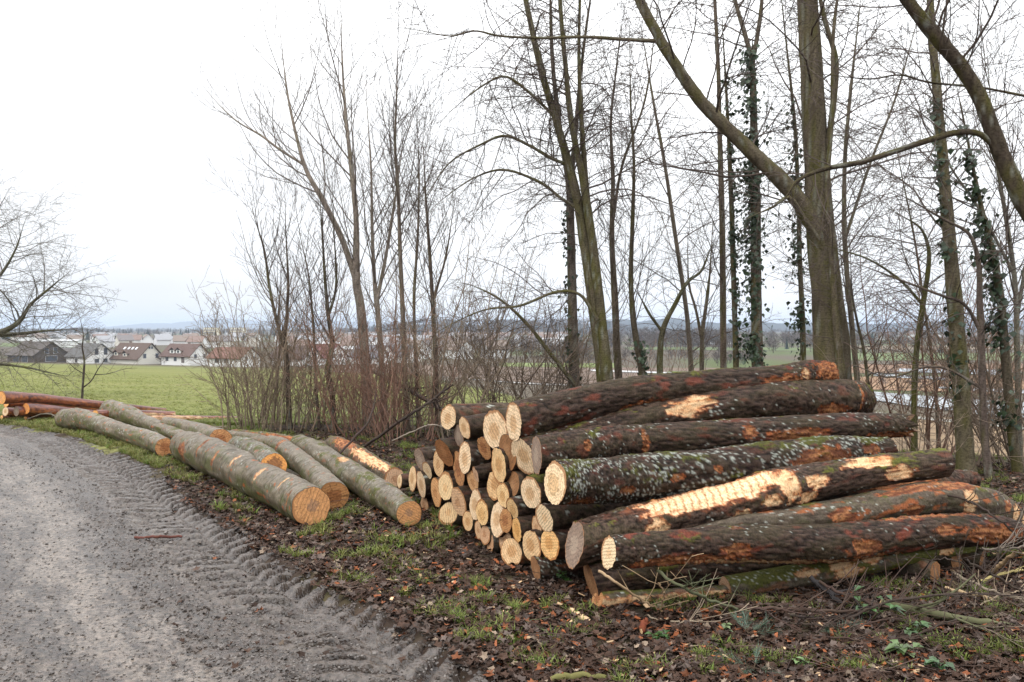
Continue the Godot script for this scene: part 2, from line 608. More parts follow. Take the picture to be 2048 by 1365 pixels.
# ------------------------------------------------------------------ dead wood on the ground
func stick(label: String, pts: Array, rads: Array, col: Color, shoots := 0, o := {}) -> Node3D:
	var p0: Vector3 = pts[0]
	var root := thing(o.get("name", "fallen_branch"), label, o.get("category", "branch"), p0, o.get("group", ""))
	var b := Buf.new()
	var n := pts.size() * 6
	var pp := PackedVector3Array()
	var rr := PackedFloat32Array()
	for k in n + 1:
		var q := float(k) / n
		pp.append(spline(pts, q) - p0 + Vector3(nz(q * 9.0 + p0.x, 1.0, p0.z), nz(q * 9.0, 5.0 + p0.x, p0.z), 0.0) * 0.015)
		rr.append(ramp(rads, q) * (1.0 + 0.12 * nz(q * 30.0, p0.x, p0.z)))
	tube(b, pp, rr, 8, col, 0.45)
	put("stem", commit(b), M.twig, root)
	var rad0: float = rads[0]
	if rad0 > 0.011:
		var e := Buf.new()
		var ring := PackedVector3Array()
		for j in 8:
			ring.append(b.v[j])
		var nrm := (pp[0] - pp[1]).normalized()
		put("broken_end", cap(ring, pp[0], nrm, Color(1, 0.95, 0.85), 0.0, 0.002), M.faces[0], root)
	if shoots > 0:
		var tw := Buf.new()
		for k in shoots:
			var q := rng.randf_range(0.25, 0.98)
			var d := (spline(pts, minf(1.0, q + 0.02)) - spline(pts, q - 0.02)).normalized()
			var f := fork(d, rng.randf_range(30, 60), 0.55)
			f.y = absf(f.y) * 0.5 + 0.05
			var l: float = rng.randf_range(0.15, 0.45) * o.get("twig_len", 1.0)
			shoot(tw, spline(pts, q) - p0, f.normalized(), l, maxf(0.0017, ramp(rads, q) * 0.5), 1, STY.scrub, col)
		put("twigs", commit(tw), M.twig, root)
	return root

func leafy(called: String, label: String, at: Vector2, height: float, leaves: int, size: float, col: Color, o := {}) -> Node3D:
	var p0 := Vector3(at.x, land(at.x, at.y), -at.y)
	var root := thing(called, label, "plant", p0, o.get("group", ""))
	var stemb := Buf.new()
	var tops := []
	for k in o.get("stems", 3):
		var a := rng.randf() * TAU
		var pts := PackedVector3Array([Vector3.ZERO])
		var rads := PackedFloat32Array([0.004])
		var d := Vector3(cos(a) * 0.5, 1, sin(a) * 0.5).normalized()
		for j in 4:
			d = (d + Vector3(rng.randf_range(-.3, .3), -0.05, rng.randf_range(-.3, .3))).normalized()
			pts.append(pts[-1] + d * height / 4)
			rads.append(0.004 - j * 0.0008)
		tube(stemb, pts, rads, 4, Color(0.06, 0.07, 0.03))
		tops.append(pts)
	put("stem", commit(stemb), M.twig, root)
	for k in leaves:
		var pts: PackedVector3Array = tops[k % tops.size()]
		var q := rng.randf_range(0.25, 1.0) * (pts.size() - 1)
		var i := mini(int(q), pts.size() - 2)
		var p := pts[i].lerp(pts[i + 1], q - i)
		var a := rng.randf() * TAU
		var d := Vector3(cos(a), rng.randf_range(-0.3, 0.5), sin(a)).normalized()
		var b := Buf.new()
		var s := d.cross(Vector3.UP).normalized()
		var l := size * rng.randf_range(0.7, 1.2)
		var g := rng.randf_range(0.7, 1.4)
		var cc := Color(col.r * g, col.g * g, col.b * g)
		var m0 := p
		var m1 := p + d * l * 0.4 + Vector3.UP * l * 0.08
		var m2 := p + d * l - Vector3.UP * l * 0.12
		for sg in [-1.0, 1.0]:
			var w: Vector3 = p + d * l * 0.45 + s * l * 0.3 * sg + Vector3.UP * l * 0.15
			if sg > 0:
				tri(b, m0, w, m1, cc)
				tri(b, m1, w, m2, cc)
			else:
				tri(b, m0, m1, w, cc)
				tri(b, m1, m2, w, cc)
		put("leaf", commit(b), M.leaf, root)
	return root

# ------------------------------------------------------------------ houses
func slab(b: Buf, p0: Vector3, p1: Vector3, p2: Vector3, p3: Vector3, th: float, col: Color) -> void:
	var nn := (p1 - p0).cross(p2 - p0).normalized() * th
	quad(b, p0 + nn, p1 + nn, p2 + nn, p3 + nn, col)
	quad(b, p3, p2, p1, p0, col)
	var a := [p0, p1, p2, p3]
	for k in 4:
		var q: Vector3 = a[k]
		var r: Vector3 = a[(k + 1) % 4]
		quad(b, q, r, r + nn, q + nn, col)

# gables face +x and -x of the house; opens: [face, across, up, width, height, kind]; faces: x+ gable, z+ front
func house(label: String, at: Vector3, turn: float, w: float, d: float, wall_h: float, roof_h: float, wall_c: Color, roof_c: Color, o := {}) -> Node3D:
	var root := thing("house", label, "house", at, o.get("group", ""))
	root.rotation.y = turn
	var b := Buf.new()
	var hw := w / 2
	var hd := d / 2
	box(b, Vector3(-hw, -3.0, -hd), Vector3(hw, wall_h, hd), wall_c)
	for s in [-1.0, 1.0]:
		var p0 := Vector3(hw * s, wall_h, hd * s)
		var p1 := Vector3(hw * s, wall_h, -hd * s)
		tri(b, p0, p1, Vector3(hw * s, wall_h + roof_h, 0), wall_c)
	put("wall", commit(b), M.paint, root)
	var r := Buf.new()
	var ov := 0.7
	var k := roof_h / hd
	for s in [-1.0, 1.0]:
		var e := Vector3(0, wall_h - ov * k, (hd + ov) * s)
		var t := Vector3(0, wall_h + roof_h + 0.02, 0)
		var x := Vector3(hw + ov, 0, 0)
		if s > 0:
			slab(r, e - x, e + x, t + x, t - x, 0.22, roof_c)
		else:
			slab(r, e + x, e - x, t - x, t + x, 0.22, roof_c)
	var rf := put("roof", commit(r), M.tiles, root)
	for ch in o.get("chimneys", []):
		var c := Buf.new()
		var cy: float = wall_h + roof_h * (1.0 - absf(ch[1]) / hd)
		box(c, Vector3(ch[0] - 0.35, cy - 0.8, ch[1] - 0.35), Vector3(ch[0] + 0.35, wall_h + roof_h + 0.9, ch[1] + 0.35), Color(0.2, 0.17, 0.15))
		put("chimney", commit(c), M.paint, rf)
	for sk in o.get("skylights", []):
		var c := Buf.new()
		var z: float = hd * (1.0 - sk[1])
		var y: float = wall_h + roof_h * sk[1]
		var up := Vector3(0, roof_h, -hd).normalized() * 0.6
		var n := Vector3(0, hd, roof_h).normalized()
		var cc := Vector3(sk[0], y, z) + n * 0.2
		slab(c, cc - Vector3(0.45, 0, 0) - up, cc + Vector3(0.45, 0, 0) - up, cc + Vector3(0.45, 0, 0) + up, cc - Vector3(0.45, 0, 0) + up, 0.12, Color(0.6, 0.64, 0.68))
		put("skylight", commit(c), M.glass, rf)
	for dm in o.get("dormers", []):
		var c := Buf.new()
		var z0: float = hd * (1.0 - dm[1]) + 0.6
		var y0: float = wall_h + roof_h * dm[1] - 0.4
		box(c, Vector3(dm[0] - 1.1, y0, z0 - 2.4), Vector3(dm[0] + 1.1, y0 + 1.3, z0), wall_c)
		var dr := put("dormer", commit(c), M.paint, root)
		var c2 := Buf.new()
		var ap := Vector3(dm[0], y0 + 2.2, 0)
		slab(c2, Vector3(dm[0] + 1.5, y0 + 1.0, z0 + 0.3), Vector3(dm[0] + 1.5, y0 + 1.0, z0 - 3.0), Vector3(ap.x, ap.y, z0 - 3.0), Vector3(ap.x, ap.y, z0 + 0.3), 0.14, roof_c)
		slab(c2, Vector3(dm[0] - 1.5, y0 + 1.0, z0 - 3.0), Vector3(dm[0] - 1.5, y0 + 1.0, z0 + 0.3), Vector3(ap.x, ap.y, z0 + 0.3), Vector3(ap.x, ap.y, z0 - 3.0), 0.14, roof_c)
		put("dormer_roof", commit(c2), M.tiles, dr)
		var c3 := Buf.new()
		box(c3, Vector3(dm[0] - 0.5, y0 + 0.35, z0 - 0.1), Vector3(dm[0] + 0.5, y0 + 1.2, z0 + 0.05), Color(0.06, 0.07, 0.08))
		put("pane", commit(c3), M.glass, dr)
	for op in o.get("opens", []):
		var f := Buf.new()
		var g := Buf.new()
		var a: float = op[1]
		var y: float = op[2]
		var ww: float = op[3] / 2
		var hh: float = op[4] / 2
		var fc: Color = Color(0.5, 0.5, 0.5) if op[5] == "window" else Color(0.12, 0.1, 0.09)
		var gc := Color(0.07, 0.08, 0.1) if op[5] == "window" else Color(0.16, 0.14, 0.13) if op[5] == "door" else Color(0.09, 0.06, 0.045)
		if op[0] == "x":
			box(f, Vector3(hw - 0.1, y - hh - 0.12, a - ww - 0.12), Vector3(hw + 0.06, y + hh + 0.12, a + ww + 0.12), fc)
			box(g, Vector3(hw, y - hh, a - ww), Vector3(hw + 0.09, y + hh, a + ww), gc)
		else:
			box(f, Vector3(a - ww - 0.12, y - hh - 0.12, hd - 0.1), Vector3(a + ww + 0.12, y + hh + 0.12, hd + 0.06), fc)
			box(g, Vector3(a - ww, y - hh, hd), Vector3(a + ww, y + hh, hd + 0.09), gc)
		var wf := put(op[5], commit(f), M.paint, root)
		put("pane" if op[5] == "window" else "panel", commit(g), M.glass if op[5] == "window" else M.paint, wf)
	return root

# ------------------------------------------------------------------ textures
func lin(r: float, g: float, b: float) -> Color:
	return Color(r, g, b).linear_to_srgb()

# the sawn end of a log: pith, rings, heartwood, saw marks, checks
func end_grain(wood: Color, heart: Color, heart_r: float, rings: float, saw: float, checks: float, blotch: float, sd: int) -> StandardMaterial3D:
	var n := 224
	var im := Image.create(n, n, false, Image.FORMAT_RGB8)
	var cx := 0.5 + 0.06 * sin(sd * 2.1)
	var cy := 0.5 + 0.06 * cos(sd * 1.3)
	var sa := sd * 0.9
	for y in n:
		for x in n:
			var u := (x + 0.5) / n
			var v := (y + 0.5) / n
			var dx := u - cx
			var dy := v - cy
			var a := atan2(dy, dx)
			var r := sqrt(dx * dx + dy * dy) * 2.0 * (1.0 + 0.1 * nz(cos(a) * 1.3 + sd, sin(a) * 1.3, 0.0))
			var w1 := nz(u * 9.0 + sd, v * 9.0, 1.0)
			var w2 := nz(u * 40.0 + sd, v * 40.0, 2.0)
			var q := smoothstep(heart_r + 0.07, heart_r - 0.07, r + 0.2 * w1)
			var c := wood.lerp(heart, q)
			var w3 := nz(u * 26.0 * cos(sa) + v * 26.0 * sin(sa) + sd, (v * cos(sa) - u * sin(sa)) * 3.0, 3.0)
			var k := 1.0 + 0.26 * rings * sin(r * 38.0 + 5.0 * w1 + w2 * 0.8) + 0.07 * w2 + 0.22 * w3 + 0.3 * w1
			var s := sin((u * cos(sa) + v * sin(sa)) * 66.0 + 2.0 * w1)
			k *= 1.0 - saw * 0.5 * smoothstep(0.15, 0.9, s)
			if checks > 0.0:
				var cr := fine.get_noise_3d(cos(a) * 7.0 + sd, sin(a) * 7.0, r * 0.7)
				k *= 1.0 - checks * 0.5 * smoothstep(0.38, 0.55, cr) * smoothstep(0.02, 0.2, r)
			c = Color(c.r * k, c.g * k, c.b * k)
			c = c.lerp(Color(0.2, 0.13, 0.09), clampf((w1 + 0.5 * w2) * blotch, 0.0, 0.7))
			if r > 0.82:
				c = c.lerp(Color(0.33, 0.15, 0.06), smoothstep(0.88, 0.98, r + 0.08 * w1) * 0.85)
			im.set_pixel(x, y, c.linear_to_srgb())
	var m := mat(0.72, 0.35)
	m.albedo_texture = ImageTexture.create_from_image(im)
	m.heightmap_enabled = true
	m.heightmap_texture = m.albedo_texture
	m.heightmap_scale = 0.2
	return m

func make_materials() -> void:
	M.ash_bark = grain(mat(0.62, 0.22), 0.03, 0.55, 1.35, 4.0, 4.0, 3)
	M.beech_bark = grain(mat(0.6, 0.25), 0.03, 0.65, 1.25, 3.0, 1.6, 4)
	M.pine_bark = grain(mat(0.42, 0.5), 0.03, 0.65, 1.25, 3.0, 2.0, 5)
	M.alder_bark = grain(mat(0.65, 0.25), 0.03, 0.6, 1.3, 4.0, 3.0, 6)
	M.trunk = grain(mat(0.85, 0.15), 0.03, 0.6, 1.3, 2.0, 4.0, 8)
	M.twig = mat(0.8, 0.2)
	M.leaf = mat(0.45, 0.5)
	M.litter = mat(0.5, 0.22)
	M.grass = mat(0.6, 0.35)
	M.grass.backlight_enabled = true
	M.grass.backlight = Color(0.55, 0.6, 0.3)
	M.paint = mat(0.85, 0.3)
	M.tiles = grain(mat(0.8, 0.3), 0.05, 0.7, 1.2, 0.4, 0.0, 9)
	M.glass = mat(0.12, 0.6)
	M.ground = grain(mat(0.85, 0.2), 0.02, 0.55, 1.4, 0.9, 3.0, 10)
	M.road = grain(mat(0.5, 0.5), 0.05, 0.45, 1.45, 0.9, 5.0, 11)
	M.road.roughness_texture = noise_tex(0.012, Color(0.3, 0.3, 0.3), Color(1.0, 1.0, 1.0), 21)
	M.road.roughness = 0.52
	M.far = grain(mat(0.9, 0.2), 0.02, 0.7, 1.25, 0.02, 0.0, 12)
	M.water = mat(0.08, 0.5)
	M.stone = mat(0.55, 0.5)
	M.faces = [
		end_grain(Color(0.80, 0.58, 0.36), Color(0.58, 0.36, 0.185), 0.42, 0.5, 0.5, 0.5, 0.5, 1),
		end_grain(Color(0.80, 0.59, 0.36), Color(0.70, 0.46, 0.25), 0.3, 0.2, 0.85, 0.2, 0.25, 2),
		end_grain(Color(0.56, 0.28, 0.115), Color(0.36, 0.2, 0.11), 0.3, 0.35, 0.6, 0.7, 0.25, 3),
		end_grain(Color(0.26, 0.125, 0.055), Color(0.33, 0.17, 0.08), 0.35, 0.5, 0.3, 0.4, 0.0, 4),
		end_grain(Color(0.58, 0.36, 0.22), Color(0.44, 0.24, 0.13), 0.35, 0.6, 0.5, 0.6, 0.35, 5),
		end_grain(Color(0.27, 0.19, 0.14), Color(0.36, 0.27, 0.2), 0.4, 0.3, 0.4, 0.7, 0.4, 6),
		end_grain(Color(0.80, 0.58, 0.35), Color(0.64, 0.42, 0.22), 0.5, 1.0, 0.15, 0.3, 0.35, 7),
		end_grain(Color(0.6, 0.27, 0.08), Color(0.26, 0.115, 0.045), 0.55, 0.3, 0.3, 0.3, 0.0, 8),
		end_grain(Color(0.42, 0.2, 0.08), Color(0.3, 0.12, 0.045), 0.5, 0.6, 0.5, 0.9, 0.3, 9),
		end_grain(Color(0.74, 0.36, 0.12), Color(0.66, 0.34, 0.14), 0.4, 0.4, 0.3, 0.3, 0.1, 10)]

func overcast() -> PanoramaSkyMaterial:
	var w := 512
	var h := 256
	var im := Image.create(w, h, false, Image.FORMAT_RGBF)
	var f := FastNoiseLite.new()
	f.seed = 5
	f.frequency = 1.0
	f.fractal_octaves = 5
	for y in h:
		var el := PI / 2 - PI * (y + 0.5) / h
		for x in w:
			var az := TAU * (x + 0.5) / w
			var d := Vector3(cos(el) * sin(az), sin(el), -cos(el) * cos(az))
			var s := maxf(0.0, d.y)
			var l := SKY_LOW + (SKY_TOP - SKY_LOW) * smoothstep(0.0, 1.0, s * 1.15)
			var q := f.get_noise_3d(d.x * 1.6 + 3.0, d.y * 6.0, d.z * 1.6)
			var q2 := f.get_noise_3d(d.x * 5.0, d.y * 20.0 + 9.0, d.z * 5.0)
			l *= 1.0 + 0.16 * q + 0.07 * q2
			im.set_pixel(x, y, Color(l * 0.985, l, l * 1.02))
	var m := PanoramaSkyMaterial.new()
	m.panorama = ImageTexture.create_from_image(im)
	return m

# ------------------------------------------------------------------ the setting
func axis(lo: float, hi: float, step: float, far_lo: float, far_hi: float, grow: float) -> PackedFloat32Array:
	var out := []
	var v := lo
	var s := step
	while v > far_lo:
		s *= grow
		v -= s
		out.push_front(v)
	v = lo
	while v < hi:
		out.append(v)
		v += step
	s = step
	while v < far_hi:
		out.append(v)
		v += s
		s *= grow
	out.append(v)
	return PackedFloat32Array(out)

func ground_colour(x: float, f: float, e: float) -> Color:
	var n1 := nz(x * 0.9, 11.0, f * 0.9)
	var n2 := nz(x * 5.0, 12.0, f * 5.0)
	var n3 := nz(x * 22.0, 13.0, f * 22.0)
	var litter := Color(0.03, 0.021, 0.016).lerp(Color(0.075, 0.054, 0.041), clampf(0.5 + n2 * 0.7 + n3 * 0.8, 0.0, 1.0))
	var green := Color(0.135, 0.15, 0.04).lerp(Color(0.195, 0.195, 0.07), clampf(0.5 + n1 * 0.8 + nz(x * 0.12, 14.0, f * 0.5) * 0.8 + n3 * 0.35, 0.0, 1.0))
	var left := smoothstep(-2.2, -4.5, x + 0.12 * f + n1 * 0.8) * lerpf(1.0, clampf(0.32 + n2 * 1.3 + n1, 0.0, 1.0), smoothstep(0.0, -1.5, e))          # the meadow side
	var bank := smoothstep(2.0, 9.0, e + n1 * 3.0)
	var g := clampf(maxf(left * smoothstep(-3.4, -2.6, e + n1), bank * 0.9) + 0.35 * clampf(n1 + n2 * 0.5, 0.0, 1.0) * (1.0 if x < 1.5 else 0.6), 0.0, 1.0)
	var col := litter.lerp(green, g)
	if f > 240.0 or (e > 60.0 and x > -0.1 * f):
		var q := nz(x * 0.006, 15.0, f * 0.02)
		var far := Color(0.105, 0.085, 0.06).lerp(Color(0.09, 0.11, 0.04), smoothstep(0.08, 0.3, q))
		col = col.lerp(far, smoothstep(60.0, 90.0, e) if x > -0.1 * f else smoothstep(240.0, 300.0, f))
	return col

func build_ground() -> void:
	var xs := axis(-9.5, 7.0, 0.05, -16000.0, 16000.0, 1.14)
	var fs := axis(3.2, 13.5, 0.05, -400.0, 16000.0, 1.14)
	var b := Buf.new()
	var nx := xs.size()
	for f in fs:
		for x in xs:
			var y := land(x, f)
			var e := 0.45 * x + 0.9 * f - 11.0
			if f < 24.0 and f > -8.0 and x < 8.0 and x > -45.0:
				var tr := edge_frame(x, f)
				y -= 0.16 * smoothstep(0.0, 0.35, tr.y) * smoothstep(4.6, 4.3, tr.y)
				if tr.y < 0.4 and e < 1.0:
					y += 0.02 * nz(x * 2.6, 1.0, f * 2.6) + 0.012 * nz(x * 9.0, 2.0, f * 9.0) * smoothstep(-9.0, 0.0, tr.y)
			b.v.append(Vector3(x, y, -f))
			b.c.append(ground_colour(x, f, e))
	grid_faces(b, nx, fs.size())
	structure("ground", commit(b), M.ground)

func grid_faces(b: Buf, nx: int, nf: int) -> void:
	b.n.resize(b.v.size())
	var turned := 0
	for j in nf:
		for i in nx:
			var dx := b.v[j * nx + mini(i + 1, nx - 1)] - b.v[j * nx + maxi(i - 1, 0)]
			var df := b.v[mini(j + 1, nf - 1) * nx + i] - b.v[maxi(j - 1, 0) * nx + i]
			var n := dx.cross(df).normalized()
			b.n[j * nx + i] = n if n.y > 0 else -n
			turned += -1 if n.y > 0 else 1
	for j in nf - 1:
		for i in nx - 1:
			var p := j * nx + i
			if turned > 0:
				b.i.append_array(PackedInt32Array([p, p + nx + 1, p + nx, p, p + 1, p + nx + 1]))
			else:
				b.i.append_array(PackedInt32Array([p, p + nx, p + nx + 1, p, p + nx + 1, p + 1]))

func track_height(s: float, t: float, p: Vector2) -> Array:
	# height, share of churned mud, share of gravel
	var n1 := nz(p.x * 1.3, 21.0, p.y * 1.3)
	var n2 := nz(p.x * 8.0, 22.0, p.y * 8.0)
	var n3 := nz(p.x * 34.0, 23.0, p.y * 34.0)
	var y := 0.012 * n1 + 0.008 * n2 + 0.005 * n3
	var c := 0.3 + 0.04 * sin(s * 0.8)
	var u := (t - c) / 0.33
	var mud := smoothstep(1.3, 0.85, absf(u + 0.3 * n1 + 0.15 * n2))
	y -= 0.03 * mud
	var arm := absf(u)
	var ph := fposmod((s - 0.2 * arm + 0.008 * n2 + 0.015 * n1) / 0.175 + (0.5 if u < 0.0 else 0.0), 1.0)
	var lug := smoothstep(0.05, 0.13, ph) * smoothstep(0.72, 0.6, ph)
	var keep := clampf(1.0 + n1 * 1.7 + n2 * 0.4, 0.0, 1.0) * mud * smoothstep(0.03, 0.14, arm)
	y += 0.068 * (lug - 0.4) * keep + 0.014 * n3 * mud * (1.0 - lug)
	var crown := exp(-pow((t - 0.84 + 0.16 * n1 + 0.05 * n2) / 0.2, 2.0)) + 0.6 * exp(-pow((t - 2.1 + 0.3 * n1) / 0.35, 2.0))
	y += 0.012 * crown + 0.018 * maxf(0.0, n3) * crown
	y -= 0.015 * exp(-pow((t - 1.4) / 0.3, 2.0))
	y -= 0.09 * smoothstep(0.05, -0.3, t + 0.12 * n2 + 0.1 * n1) + 0.2 * smoothstep(4.3, 4.6, t)
	return [y, mud, crown, lug, keep]

func build_track() -> void:
	# sweep along the edge line
	var run := [0.0]
	for k in edge.size() - 1:
		run.append(run[-1] + (edge[k + 1] as Vector2).distance_to(edge[k]))
	var total: float = run[-1]
	var ss := []
	var s := 0.0
	while s < total:
		var d: float = absf(s - S_NEAR)
		ss.append(s)
		s += clampf(0.016 + maxf(0.0, d - 4.0) * 0.008, 0.016, 0.6)
	var ts := axis(-0.3, 2.6, 0.022, -0.31, 4.6, 1.03)
	var b := Buf.new()
	var pts := []
	for k in edge.size():
		pts.append(Vector3(edge[k].x, 0, edge[k].y))
	for q in ss:
		var k := 0
		while k < run.size() - 2 and run[k + 1] < q:
			k += 1
		var fr: float = (q - run[k]) / (run[k + 1] - run[k])
		var w: float = (k + fr) / (run.size() - 1)
		var p := spline(pts, w)
		var tg := (spline(pts, minf(1.0, w + 0.01)) - spline(pts, maxf(0.0, w - 0.01))).normalized()
		var lf := Vector3(-tg.z, 0, tg.x)
		for t in ts:
			var g: Vector3 = p + lf * t
			var h := track_height(q, t, Vector2(g.x, g.z))
			b.v.append(Vector3(g.x, land(g.x, g.z) + h[0], -g.z))
			var n1 := nz(g.x * 1.1, 31.0, g.z * 1.1)
			var n2 := nz(g.x * 6.0, 32.0, g.z * 6.0)
			var n3 := nz(g.x * 30.0, 33.0, g.z * 30.0)
			var n4 := nz(q * 0.5, 34.0, t * 4.0)
			var tw: float = t + 0.12 * n1 + 0.05 * n2
			# bands along the track: churned print, smooth smear, loose gravel, worn wheel strip, mottled middle
			var n5 := nz(q * 2.2, 35.0, t * 9.0)
			var light := clampf(0.22 + 0.6 * exp(-pow((tw - 0.64) / 0.12, 2.0)) + 0.5 * exp(-pow((tw - 1.3) / 0.26, 2.0)) + 0.35 * exp(-pow((tw - 2.15) / 0.3, 2.0)) + 0.6 * n4 + 0.8 * n5 + 0.5 * n2 + 0.5 * n3, 0.0, 1.0)
			var col := Color(0.052, 0.041, 0.035).lerp(Color(0.165, 0.138, 0.117), light)
			col = col.lerp(Color(0.088, 0.07, 0.059), h[1] * 0.9)
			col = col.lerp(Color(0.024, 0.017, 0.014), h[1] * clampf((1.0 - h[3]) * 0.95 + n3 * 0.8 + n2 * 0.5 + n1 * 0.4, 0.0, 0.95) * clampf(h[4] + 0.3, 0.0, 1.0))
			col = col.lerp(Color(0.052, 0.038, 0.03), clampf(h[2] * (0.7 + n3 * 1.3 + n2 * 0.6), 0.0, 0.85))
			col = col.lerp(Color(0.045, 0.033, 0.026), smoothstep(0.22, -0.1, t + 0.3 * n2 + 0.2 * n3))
			var k2: float = 1.0 + 0.55 * n3 * (1.0 - 0.7 * h[1] * h[3])
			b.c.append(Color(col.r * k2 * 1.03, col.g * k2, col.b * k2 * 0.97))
	grid_faces(b, ts.size(), ss.size())
	structure("road", commit(b), M.road)

# a field, water or path on the valley floor: corners (x, f) near left, near right, far right, far left
func field(called: String, c: Array, col: Color, m: Material, rise: float, wob := 3.0) -> void:
	var b := Buf.new()
	var n := 40
	var r := 8
	for j in r + 1:
		for i in n + 1:
			var u := float(i) / n
			var v := float(j) / r
			var p: Vector2 = ((c[0] as Vector2).lerp(c[1], u)).lerp((c[3] as Vector2).lerp(c[2], u), v)
			p += Vector2(nz(p.x * 0.05, 41.0, p.y * 0.05), nz(p.x * 0.06, 42.0, p.y * 0.06)) * wob
			b.v.append(Vector3(p.x, land(p.x, p.y) + rise, -p.y))
			var k := 1.0 + 0.25 * nz(p.x * 0.03, 43.0, p.y * 0.12)
			b.c.append(Color(col.r * k, col.g * k, col.b * k))
	grid_faces(b, n + 1, r + 1)
	structure(called, commit(b), m)

func hill(called: String, x0: float, x1: float, f0: float, depth: float, top: float, col: Color, sd: float, ends := 0.15) -> void:
	var b := Buf.new()
	var n := 120
	var r := 14
	for j in r + 1:
		for i in n + 1:
			var u := float(i) / n
			var v := float(j) / r
			var x := lerpf(x0, x1, u)
			var prof := 0.72 + 0.55 * nz(x * 0.9 / (x1 - x0) * 6.0 + sd, 51.0, 0.0) + 0.07 * nz(u * 60.0 + sd, 52.0, v * 6.0) + 0.03 * nz(u * 200.0 + sd, 53.0, v * 9.0)
			var shape := smoothstep(0.0, 0.6, v) * smoothstep(0.0, ends, u) * smoothstep(1.0, 1.0 - ends, u)
			b.v.append(Vector3(x, -15.0 + (top + 15.0) * prof * shape, -(f0 + depth * v)))
			var k := 1.0 + 0.35 * nz(u * 50.0 + sd, 54.0, v * 10.0)
			b.c.append(Color(col.r * k, col.g * k, col.b * k))
	grid_faces(b, n + 1, r + 1)
	structure(called, commit(b), M.far)

# ------------------------------------------------------------------ what covers the ground
func leaf_mesh(sd: int) -> ArrayMesh:
	rng.seed = sd
	var b := Buf.new()
	var rim := []
	var n := 10
	for k in n:
		var a := TAU * k / n
		var r := (1.0 if k % 2 == 0 else 0.55) * rng.randf_range(0.8, 1.1)
		rim.append(Vector3(cos(a) * r, rng.randf_range(-0.15, 0.4), sin(a) * r * 0.85))
	for k in n:
		tri(b, Vector3(0, 0.05, 0), rim[(k + 1) % n], rim[k], Color.WHITE)
	return commit(b)

func tuft_mesh(sd: int, blades: int, lean: float) -> ArrayMesh:
	rng.seed = sd
	var b := Buf.new()
	for k in blades:
		var a := rng.randf() * TAU
		var d := Vector3(cos(a), 0, sin(a))
		var s := Vector3(-sin(a), 0, cos(a)) * rng.randf_range(0.02, 0.04)
		var p := d * rng.randf_range(0.0, 0.3)
		var h := rng.randf_range(0.5, 1.0)
		var m := p + d * lean * 0.4 * h + Vector3.UP * h * 0.6
		var t := p + d * lean * h * rng.randf_range(0.8, 1.3) + Vector3.UP * h * rng.randf_range(0.7, 1.0)
		var g := rng.randf_range(0.75, 1.3)
		var c := Color(g, g, g * 0.9)
		quad(b, p - s, p + s, m + s * 0.7, m - s * 0.7, c)
		tri(b, m - s * 0.7, m + s * 0.7, t, c)
	return commit(b)

func chip_mesh(sd: int, flat: float) -> ArrayMesh:
	rng.seed = sd
	var b := Buf.new()
	var p := []
	for k in 8:
		p.append(Vector3((1.0 if k & 1 else -1.0) * rng.randf_range(0.6, 1.0), (1.0 if k & 2 else -1.0) * flat * rng.randf_range(0.5, 1.0), (1.0 if k & 4 else -1.0) * rng.randf_range(0.6, 1.0)))
	for f in [[4, 5, 7, 6], [1, 0, 2, 3], [0, 4, 6, 2], [5, 1, 3, 7], [6, 7, 3, 2], [0, 1, 5, 4]]:
		quad(b, p[f[0]], p[f[1]], p[f[2]], p[f[3]], Color.WHITE)
	return commit(b)

func bare_mesh(sd: int) -> ArrayMesh:
	rng.seed = sd
	var b := Buf.new()
	tube(b, PackedVector3Array([Vector3(0, -0.1, 0), Vector3(0.01, 0.35, 0), Vector3(0, 0.7, 0.01)]), PackedFloat32Array([0.02, 0.015, 0.006]), 4, Color.WHITE)
	for k in 70:
		var q := rng.randf_range(0.18, 0.8)
		var a := rng.randf() * TAU
		var l := rng.randf_range(0.15, 0.36) * (1.1 - absf(q - 0.45))
		var p := Vector3(0, q, 0) + Vector3(cos(a), rng.randf_range(0, 0.5), sin(a)) * rng.randf() * 0.22
		var d := Vector3(cos(a), rng.randf_range(0.4, 1.3), sin(a)).normalized()
		var s := d.cross(Vector3(rng.randf() - 0.5, rng.randf() - 0.5, rng.randf() - 0.5)).normalized() * 0.012
		var g := rng.randf_range(0.8, 1.3)
		tri(b, p - s, p + s, p + d * l, Color(g, g, g))
	return commit(b)

func fir_mesh() -> ArrayMesh:
	var b := Buf.new()
	for k in 7:
		var y := 0.08 + k * 0.13
		var r := 0.24 * (1.0 - k / 7.5)
		for j in 9:
			var a := TAU * (j + 0.5 * (k % 2)) / 9
			var a2 := a + TAU / 9
			tri(b, Vector3(0, y + 0.22, 0), Vector3(cos(a2) * r, y, sin(a2) * r), Vector3(cos(a) * r * 0.7, y + 0.03, sin(a) * r * 0.7), Color.WHITE)
	return commit(b)

func lay(at: Vector3, size: Vector3, tilt: float) -> Transform3D:
	var bs := Basis.from_euler(Vector3(rng.randf_range(-tilt, tilt), rng.randf() * TAU, rng.randf_range(-tilt, tilt)))
	return Transform3D(bs.scaled_local(size), at)

# surface height where things lie: verge or track
func floor_at(x: float, f: float) -> float:
	var y := land(x, f)
	var tr := edge_frame(x, f)
	if tr.y > 0.1 and tr.y < 4.4:
		return y + track_height(tr.x, tr.y, Vector2(x, f))[0]
	return y + 0.02 * nz(x * 2.6, 1.0, f * 2.6)

# a point beside the track's right edge
func along_edge(s: float, off: float) -> Vector2:
	var run := 0.0
	for k in edge.size() - 1:
		var a: Vector2 = edge[k]
		var d: Vector2 = edge[k + 1] - a
		if run + d.length() > s:
			var t := d.normalized()
			return a + t * (s - run) + Vector2(-t.y, t.x) * off
		run += d.length()
	return edge[-1]

